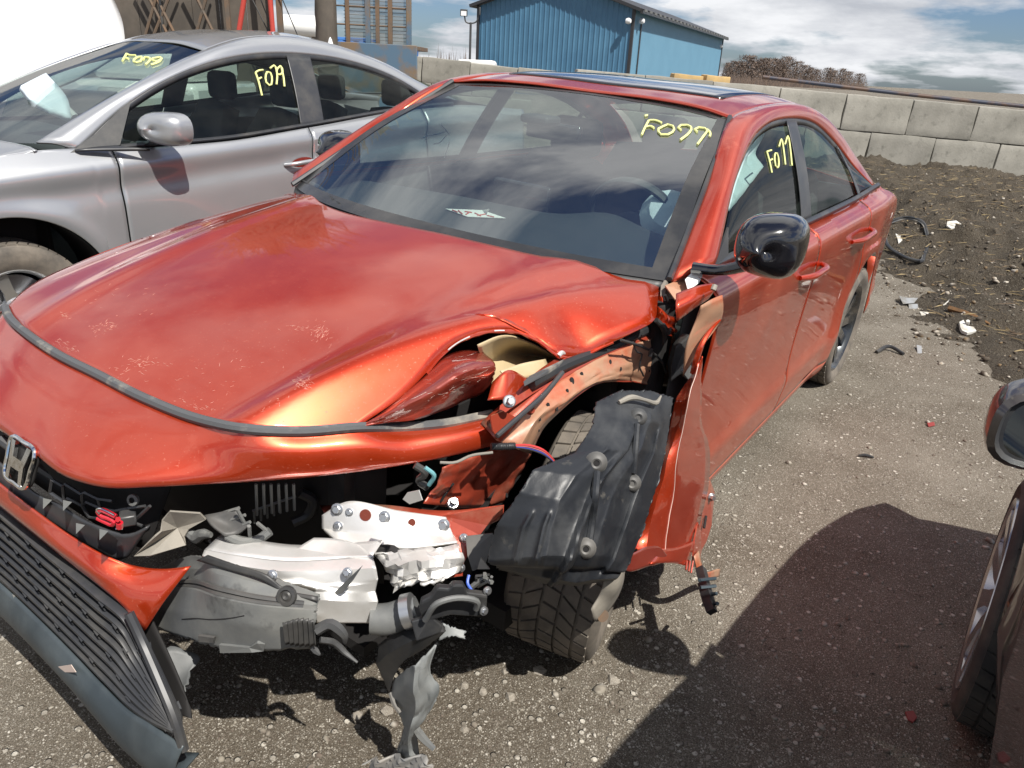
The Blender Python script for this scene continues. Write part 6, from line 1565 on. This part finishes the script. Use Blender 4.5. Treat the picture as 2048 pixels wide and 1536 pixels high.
    G2 = Gr[2:-2, 2:-2].copy(); G2[..., 2] -= .03; grid('headliner', G2, m_headliner, S['roof'], thick=.004)
    wt, wb_ = q['ws_top'], q['ws_bot']; wt = wt + [tuple(mir(p)) for p in wt[-2::-1]]; wb_ = wb_ + [tuple(mir(p)) for p in wb_[-2::-1]]
    wm_ = [tuple((np.array(a) + np.array(b_)) / 2 + np.array([.016, 0, .024])) for a, b_ in zip(wt, wb_)]
    Gw = loft([wb_, wm_, wt], 33, 17); S['ws'] = grid('windshield', Gw, q.get('wglass', m_glass), root, thick=0); S['bv_ws'] = gbvh(Gw)
    rt_, rbm = q['edge'][-1], (q['edge'][-1][0] - .55, q['edge'][-1][1] + .04, belt(-3.1) + .01)
    a = [rt_, tuple(np.array(cen_[-1]) * [1, 1, 1]), tuple(mir(rt_))]; b_ = [rbm, (rbm[0] - .06, 0, rbm[2] + .02), tuple(mir(rbm))]
    grid('rear_glass', loft([a, b_], 15, 6), q.get('glass', m_sglass), root, thick=0)
    c_ = [(-3.60, .72, belt(-3.3) - .03), (-3.66, 0, belt(-3.3) - .01), (-3.60, -.72, belt(-3.3) - .03)]
    b2 = [(rbm[0], .80, rbm[2] - .01), (rbm[0] - .06, 0, rbm[2] + .018), (rbm[0], -.80, rbm[2] - .01)]
    grid('boot_lid', loft([b2, c_], 15, 4), paint, root); d_ = [(p[0] - .04, p[1], .3) for p in c_]; grid('rear_panel', loft([c_, d_], 15, 5), paint, root)
    # hood and nose
    nz = q['nose_z']
    G = np.zeros((24, 25, 3)); xf = np.linspace(.64, q['gap'] + .06, 24)
    wbx = lin([(abs(p[1]), p[0]) for p in wb_[:len(wb_)//2 + 1]])
    for j_, x in enumerate(xf):
        t = j_ / 23
        for i_ in range(25):
            u = i_ / 12 - 1; zz_ = zF(x); yy = (sy(x, zz_) + .004) * u
            xx = x + t * (wbx(abs(yy)) + .05 - x) + (1 - t) * .17 * (1 - u * u); G[j_, i_] = (xx, yy, zz_ + (.055 + .0 * t) * (1 - abs(u) ** 2.2) - .002)
    grid('hood', G, paint, root)
    bf = [(.55, .80, nz - .12), (.72, .62, nz - .11), (.86, 0, nz - .06), (.72, -.62, nz - .11), (.55, -.80, nz - .12)]
    grid('bumper', loft([[(.60, .70, nz - .08), (.74, .45, nz - .03), (.82, 0, nz - .02), (.74, -.45, nz - .03), (.60, -.70, nz - .08)], bf, [(p[0] - .02, p[1], .2) for p in bf]], 25, 12), paint, root, thick=.004)
    box('engine_block', (.18, 0, .56), (.86, 1.30, .36), m_dark, root, bevel=.03); box('cowl_tray', (-.30, 0, .80), (.30, 1.50, .14), m_dark, root)  # first two boxes are added, unseen, to stop sun leaking through the body
    for sx in (1, -1): box('door_card', (-1.55, sx * (q['w'] - .085), .55), (2.15, .02, .78), m_dash, root)  # added panels that keep sun from leaking through the door gaps
    box('floor_pan', (-1.5, 0, .24), (3.6, 1.4, .05), m_dark, root); box('dashboard', (wb_[0][0] - .32, 0, .86), (.40, 1.34, .18), m_dash, root, bevel=.05); box('firewall', (-.2, 0, .55), (.05, 1.3, .6), m_dark, root)
    for sx in (1, -1):
        for x in (-1.30, -2.2):
            e = empty('seat', root, Matrix.Translation(Vector((x, sx * .37, 0))))
            G = loft([[(-.20, -.25, .42), (-.25, 0, .42), (-.20, .25, .42)], [(-.30, -.27, .75), (-.34, 0, .75), (-.30, .27, .75)], [(-.45, -.18, 1.05), (-.47, 0, 1.07), (-.45, .18, 1.05)]], 12, 10); grid('backrest', G, m_cloth, e, thick=.10)
            box('cushion', (0, 0, .44), (.5, .5, .14), m_cloth, e, bevel=.04); box('headrest', (-.49, 0, 1.18), (.10, .26, .18), m_cloth, e, bevel=.04)
    return S

# silver sedan ----------------------------------------------------------------------
FS = Frame(rotz(math.radians(-5.7)), (-.13, -2.97, .10))
silver = empty('silver_car', None, FS.mat())
tag(silver, 'silver grey sedan parked beside the orange car, F079 on its glass', 'car')
m_silver = paintmat('silver_paint', (.355, .365, .38), dust=(.40, .37, .33), metal=.5, rough=.36, dust_amt=.10)
qs = dict(belt=fn([(.2, .91), (-.33, .93), (-1.04, .955), (-1.58, 1.01), (-2.49, 1.11), (-2.9, 1.13), (-3.5, 1.10)]), crease=fn([(.6, .76), (0, .835), (-.51, .872), (-1.03, .915), (-1.6, .962), (-2.5, 1.03), (-3.5, 1.06)]),
          fender_top=fn([(.8, .70), (.5, .80), (.2, .885), (0, .925), (-.25, .945), (-.52, .945)]), w=.885, ax=.01, az=.265, ar=.415, wb=2.70, wz=.255, wr=.305, gap=-.505, bp=-1.60, nose_z=.74, mrim=m_steel, tyre=m_tyre, rim=.185,
          rail_in=[(-.22, .735, .968), (-.62, .675, 1.165), (-1.16, .572, 1.385), (-1.36, .57, 1.449), (-1.65, .565, 1.483), (-1.93, .565, 1.466), (-2.38, .57, 1.375), (-2.80, .58, 1.225), (-3.05, .62, 1.14)],
          rail_out=[(-.36, .80, .932), (-.61, .745, 1.107), (-.87, .705, 1.242), (-1.14, .672, 1.332), (-1.45, .648, 1.385), (-1.72, .638, 1.396), (-2.07, .645, 1.372), (-2.42, .675, 1.285), (-2.66, .74, 1.165)],
          cen=[(-1.14, 0, 1.42), (-1.4, 0, 1.478), (-1.7, 0, 1.51), (-2.05, 0, 1.495), (-2.4, 0, 1.425), (-2.65, 0, 1.345)], edge=[(-1.165, .571, 1.386), (-1.37, .57, 1.452), (-1.65, .565, 1.484), (-2.0, .565, 1.46), (-2.38, .57, 1.375), (-2.62, .578, 1.295)],
          ws_top=[(-1.155, .565, 1.38), (-1.14, .3, 1.408), (-1.13, 0, 1.417)], ws_bot=[(-.225, .73, .964), (-.06, .45, .955), (.03, 0, .95)])
SS = sedan(silver, FS, m_silver, qs)
handle(568, 330, 640, 318, SS['bv_fd'], SS['fd'], m_silver, FS)
car_mirror(silver, FS.P(330, 258, 'y', .965), 1, (.125, .082, .088), m_silver, yaw=.1)
plate('mirror_triangle', [FS.P(140, 306, 'y', .825), FS.P(240, 290, 'y', .835), FS.P(262, 200, 'y', .762), FS.P(240, 219, 'y', .772), FS.P(190, 268, 'y', .80)], m_black, silver, thick=.006)
G = loft([[FS.P(150, 302, 'y', .832), FS.P(190, 296, 'y', .84), FS.P(232, 292, 'y', .86)], [FS.P(160, 300, 'y', .85), FS.P(200, 300, 'y', .87), FS.P(300, 300, 'y', .92)]], 10, 4); grid('mirror_base', G, m_trim, silver, thick=.012)
strokes('marker_stroke', [[(254, 110), (250, 117), (246, 124)], [(254, 110), (263, 113), (272, 113)], [(251, 118), (258, 120)], [(276, 117), (270, 121), (271, 127), (279, 127), (284, 121), (281, 116), (276, 117)], [(288, 122), (291, 117), (299, 118), (301, 122), (292, 132)], [(313, 118), (307, 119), (308, 124), (316, 125), (323, 121), (320, 117), (313, 118)], [(324, 119), (317, 127), (303, 132)]], SS['bv_ws'], SS['ws'], .006, FS, off=.006)
strokes('marker_stroke', [[(510, 146), (515, 160), (523, 192)], [(510, 146), (517, 142), (525, 141)], [(514, 160), (522, 156)], [(533, 145), (530, 154), (533, 168), (539, 172), (543, 160), (539, 146), (533, 145)], [(539, 138), (548, 132), (553, 148), (552, 170)], [(560, 133), (553, 140), (553, 149), (560, 150), (564, 140), (560, 133)], [(562, 137), (566, 155), (568, 174)]], SS['bv_fw'], SS['fw'], .0055, FS, off=.006)
V, Fc = latheg([(.001, .05), (.010, .035), (.02, .0)], 10); mk('aerial_fin', orient(V, FS.P(661, 90, 'y', .05) * np.array([1, 1, 1]), (0, 0, 1)), Fc, m_white, silver)
tube('windshield_visor', [FS.P(120, 205, 'y', .2), FS.P(150, 235, 'y', .3)], .02, m_headliner, silver)
G = loft([[FS.P(40, 175, 'y', .25), FS.P(60, 200, 'y', .3), FS.P(100, 222, 'y', .4)], [FS.P(90, 150, 'y', .15), FS.P(130, 195, 'y', .25), FS.P(140, 240, 'y', .4)]], 10, 6); grid('deployed_airbag', G, m_airbag, silver, thick=.03)

# dark car at the right, seen from its left rear side --------------------------------------
FD = Frame(rotz(math.radians(180 - 0.5)), (-.55, 2.625, .0))
dark = empty('dark_car', None, FD.mat())
tag(dark, 'dark maroon car cut off by the right edge of the picture', 'car')
m_maroon = paintmat('dark_maroon_paint', (.012, .004, .005), dust=(.13, .12, .10), metal=.1, rough=.3, dust_lo=(.15, .75), dust_amt=.30)
m_dglass = glassmat('blackout_glass', (.05, .055, .055), 1.2)  # tint darkened so no sun patches fall inside the car's ground shadow
m_rimr = mat('bright_alloy', (.50, .46, .46), .22, metal=.9, var=((.34, .30, .28), 7, .45, .7))
qd = dict(belt=belt_z, crease=fn([(.6, .78), (-.5, .90), (-2.6, .95), (-3.5, .95)]), fender_top=fn([(.8, .72), (.5, .82), (.2, .90), (0, .935), (-.30, .965), (-.52, .982)]), w=.885, ax=.0, az=.33, ar=.375, wb=2.70, wz=.325, wr=.325, gap=-.46, bp=-1.53, nose_z=.76, mrim=m_rimr, tyre=m_tyre_d, spokes=10, wo=.080, rim=.25, face=1.02, glass=m_dglass, wglass=m_dglass,
          rail_in=rail_in, rail_out=rail_out, cen=cen, edge=ed, ws_top=ws_top[:4], ws_bot=ws_bot[:4])
SD = sedan(dark, FD, m_maroon, qd)
car_mirror(dark, (-.60, .945, 1.008), 1, (.096, .073, .085), m_maroon, yaw=.12)

# white vehicle with its hood up, behind the silver car -------------------------------------
wv = empty('white_vehicle', None, Matrix.Translation(Vector(DEP(60, 300, 8.6) * [1, 1, 0])))
tag(wv, 'white vehicle with raised hood, far left behind the silver car', 'vehicle')
wo = np.array(wv.matrix_basis.translation)
m_wpaint = mat('white_car_paint', (.62, .62, .61), .3, coat=1.0)
def wp(px, py, dep): return DEP(px, py, dep) - wo
G = loft([[wp(-260, -200, 9.6), wp(-20, -200, 9.5), wp(150, -120, 9.3), wp(222, -10, 9.0)], [wp(-260, -60, 9.0), wp(-20, -60, 8.9), wp(160, -20, 8.7), wp(243, 40, 8.5)], [wp(-260, 215, 7.8), wp(-20, 210, 7.7), wp(150, 160, 7.7), wp(252, 100, 7.7)]], 26, 16)
wh = grid('raised_hood', G, m_wpaint, wv, thick=.025)
tube('latch', [wp(98, 5, 8.75), wp(104, 25, 8.62), wp(108, 42, 8.5)], .018, m_blackd, wh, n=8); tube('latch_arm', [wp(106, 50, 8.42), wp(118, 66, 8.3)], .014, m_blackd, wh)
for dep0, dep1, z0, z1, l0, l1, nm in ((9.2, 11.2, .35, 1.0, -.9, .85, 'front_body'), (11.2, 13.8, .35, 1.05, -.9, .85, 'cab_lower'), (11.5, 13.4, 1.05, 1.45, -.75, .7, 'cab_upper')):
    c_ = FH * ((dep0 + dep1) / 2 - 8.6) + RH * ((l0 + l1) / 2) + np.array([0, 0, (z0 + z1) / 2]); box(nm, c_, (l1 - l0, dep1 - dep0, z1 - z0), m_wpaint, wv, R=R3, bevel=.09)
for s in (-.85, .8):
    for dd_ in (.7, 3.3):
        V, Fc = latheg([(.12, -.1), (.3, -.1), (.33, -.05), (.33, .05), (.3, .1), (.12, .1), (.001, .08)], 24); c_ = FH * dd_ + RH * s + np.array([0, 0, .33]); mk('wheel', [np.array([RH, FH, [0, 0, 1]]).T @ np.array((v[1], v[0], v[2])) + c_ for v in V], Fc, m_tyre_d, wv)
# ================================================================== litter on the ground
def land(px, py):
    d = (px - 1024) / FPX * RIGHT - (py - 768) / FPX * UP + FWD; t = .5
    while t < 40:
        q = CAM + t * d
        if q[2] < max(bank(q[0], q[1]), gh(q[0], q[1])): break
        t += .01
    return q
def shard(nm, px, py, pts, m_, lab, cat, thick=.004, tilt=.25, group=None):
    """a flat broken piece lying on the ground; pts in photo pixels round its middle"""
    c = land(px, py); o = empty(nm, None, Matrix.Translation(Vector(c))); tag(o, lab, cat, group)
    n = np.array([rnd.uniform(-tilt, tilt) * .25, rnd.uniform(-tilt, tilt) * .25, 1.0]) + np.array([-FH[0], -FH[1], 0]) * .25
    w = []
    for x, y in pts:
        d = (px + x - 1024) / FPX * RIGHT - (py + y - 768) / FPX * UP + FWD
        t = ((c + [0, 0, .012]) - CAM) @ n / (d @ n); w.append(CAM + t * d - c)
    return o, plate('piece', w, m_, o, thick=thick, bevel=.001)
m_pw = mat('dirty_white_plastic', (.62, .61, .57), .5, var=((.40, .37, .31), 20, .45, .65))
m_chipr = mat('dirty_red_plastic', (.22, .03, .025), .5)
m_pg = mat('grey_broken_plastic', (.27, .28, .29), .5, var=((.18, .17, .15), 15, .45, .65))
m_wood = mat('weathered_wood', (.32, .17, .07), .8, var=((.20, .12, .06), 12, .4, .6))
# window gasket loop
lp = [land(x, y) + np.array([0, 0, .03]) for x, y in ((1768, 468), (1778, 450), (1800, 442), (1845, 452), (1852, 470), (1846, 520), (1838, 530), (1806, 520), (1776, 500))]
lp = curve(lp, 60, True); lp = np.vstack([lp, lp[:1]]); c0 = lp.mean(axis=0)
gk = empty('rubber_gasket', None, Matrix.Translation(Vector(c0))); tag(gk, 'black rubber window gasket loop lying on the dirt heap', 'gasket')
tube('loop', lp - c0, .016, m_black, gk, seg=7); tube('inner_lip', (lp - c0) * .93, .006, m_rubber, gk, seg=5)
shard('plastic_shard', 1797, 478, [(-6, -10), (6, -11), (8, 6), (0, 10), (-2, 0)], m_pw, 'small white shard inside the black gasket loop', 'shard')
shard('plastic_lump', 1908, 450, [(-14, -6), (4, -8), (16, 0), (8, 6), (-6, 8), (-15, 2)], m_pw, 'crumpled white plastic near the top right of the heap', 'plastic piece', .012)
shard('plastic_plate', 1816, 600, [(-18, -8), (0, -4), (20, -4), (12, 6), (-10, 8)], m_pg, 'larger grey broken plate below the gasket loop', 'plastic piece')
shard('plastic_plate', 1827, 614, [(-10, -6), (8, -6), (10, 4), (0, 10), (-9, 6)], m_pg, 'smaller grey broken plate just below the larger one', 'plastic piece')
shard('plastic_strip', 1898, 606, [(-12, 4), (0, -6), (10, -4), (4, 6), (-8, 8)], m_pw, 'curved white strip right of the grey plates', 'shard')
shard('plastic_strip', 1855, 627, [(-16, -4), (8, -2), (16, 4), (0, 6), (-12, 4)], m_pw, 'short white sliver under the grey plates', 'shard')
o, pc = shard('plastic_bracket', 1932, 656, [(-14, -10), (-6, -14), (0, -2), (14, 0), (20, 8), (2, 12), (-8, 8), (-12, 2)], m_pw, 'broken white bracket beside the orange wood splinter', 'bracket', .02)
tube('lug', [(-.02, 0, .02), (0, .0, .05)], .012, m_pw, o)
a, b_ = land(1898, 622), land(1978, 652); ws_ = empty('wood_splinter', None, Matrix.Translation(Vector((a + b_) / 2))); tag(ws_, 'orange brown wood splinter above the white bracket', 'splinter'); m_ = (a + b_) / 2
tube('splinter', [a - m_ + [0, 0, .02], (b_ - a) * .1 + [0, 0, .03], b_ - m_ + [0, 0, .015]], [.022, .016, .006], m_wood, ws_, seg=5, n=6)
a, b_, c_ = land(1752, 708), land(1778, 702), land(1806, 712); m_ = (a + c_) / 2; rs = empty('rubber_strip', None, Matrix.Translation(Vector(m_))); tag(rs, 'curved black rubber strip on the gravel behind the rear wheel', 'rubber strip')
tube('strip', [a - m_ + [0, 0, .012], b_ - m_ + [0, 0, .03], c_ - m_ + [0, 0, .012]], .011, m_black, rs, n=10)
c_ = land(1980, 856); pk = empty('white_puck', None, Matrix.Translation(Vector(c_))); tag(pk, 'round white cap lying left of the dark car mirror', 'cap')
V, Fc = latheg([(.001, .012), (.016, .012), (.019, .009), (.019, 0)], 20); mk('cap', orient(V, (0, 0, .004), (.05, .1, 1)), Fc, m_white, pk)
shard('red_chip', 1862, 849, [(-8, -3), (6, -5), (8, 2), (-5, 5)], m_chipr, 'small red plastic chip on the gravel near the white cap', 'chip', .004, .3)
a, b_ = land(1716, 914), land(1746, 918); m_ = (a + b_) / 2; sk = empty('dark_stick', None, Matrix.Translation(Vector(m_))); tag(sk, 'short dark stick on the gravel right of the orange door', 'stick')
tube('stick', [a - m_ + [0, 0, .008], (0, 0, .014), b_ - m_ + [0, 0, .008]], [.005, .007, .004], m_black, sk, n=6)
shard('red_chip', 1822, 1432, [(-12, -8), (4, -10), (12, 4), (4, 14), (-6, 8)], m_chipr, 'dull red plastic chip in the shade by the dark car', 'chip', .006, .3)
shard('grey_leaf', 1838, 700, [(-5, -10), (5, -8), (6, 6), (-3, 10)], m_pg, 'pale grey flake at the lower edge of the heap', 'flake')
for k, (x, y, lab) in enumerate(((1462, 0, ''),)): pass
# a few larger stones one can pick out
SB = []
for k in range(3):
    v = IV * nrng.uniform(.75, 1.2, (12, 1)); me = bpy.data.meshes.new('stone'); me.from_pydata([tuple(q * [1, .85, .6]) for q in v], [], [tuple(map(int, f)) for f in IF]); me.shade_flat(); me.materials.append(m_stone); SB.append(me)
for x, y, s, lab in ((1078, 1345, .022, 'pale angular stone just below the front tyre'), (1010, 1345, .014, 'small pale stone left of the angular one below the tyre'), (1225, 1365, .02, 'rounded tan stone right of the front tyre at the shadow edge'), (930, 1375, .016, 'tan stone between the tyre and the hanging liner strip'), (1022, 1398, .018, 'flat whitish stone in the dirt below the tyre'), (965, 1385, .014, 'brownish stone in the dirt below the tyre'), (775, 1425, .02, 'tan stone in the shadow beside the hanging strip'), (930, 1462, .013, 'small pale stone low in the dirt right of the strip'), (640, 1400, .014, 'pale stone in the dirt below the grey air guide'), (715, 1435, .016, 'light tan stone lower centre left of the hanging strip')):
    q = land(x, y); o = bpy.data.objects.new('stone', SB[rnd.randrange(3)]); COL.objects.link(o); o.location = Vector(q + [0, 0, s * .3]); o.scale = (s, s, s); o.rotation_euler[2] = rnd.uniform(0, 6); tag(o, lab, 'stone', 'loose stones')
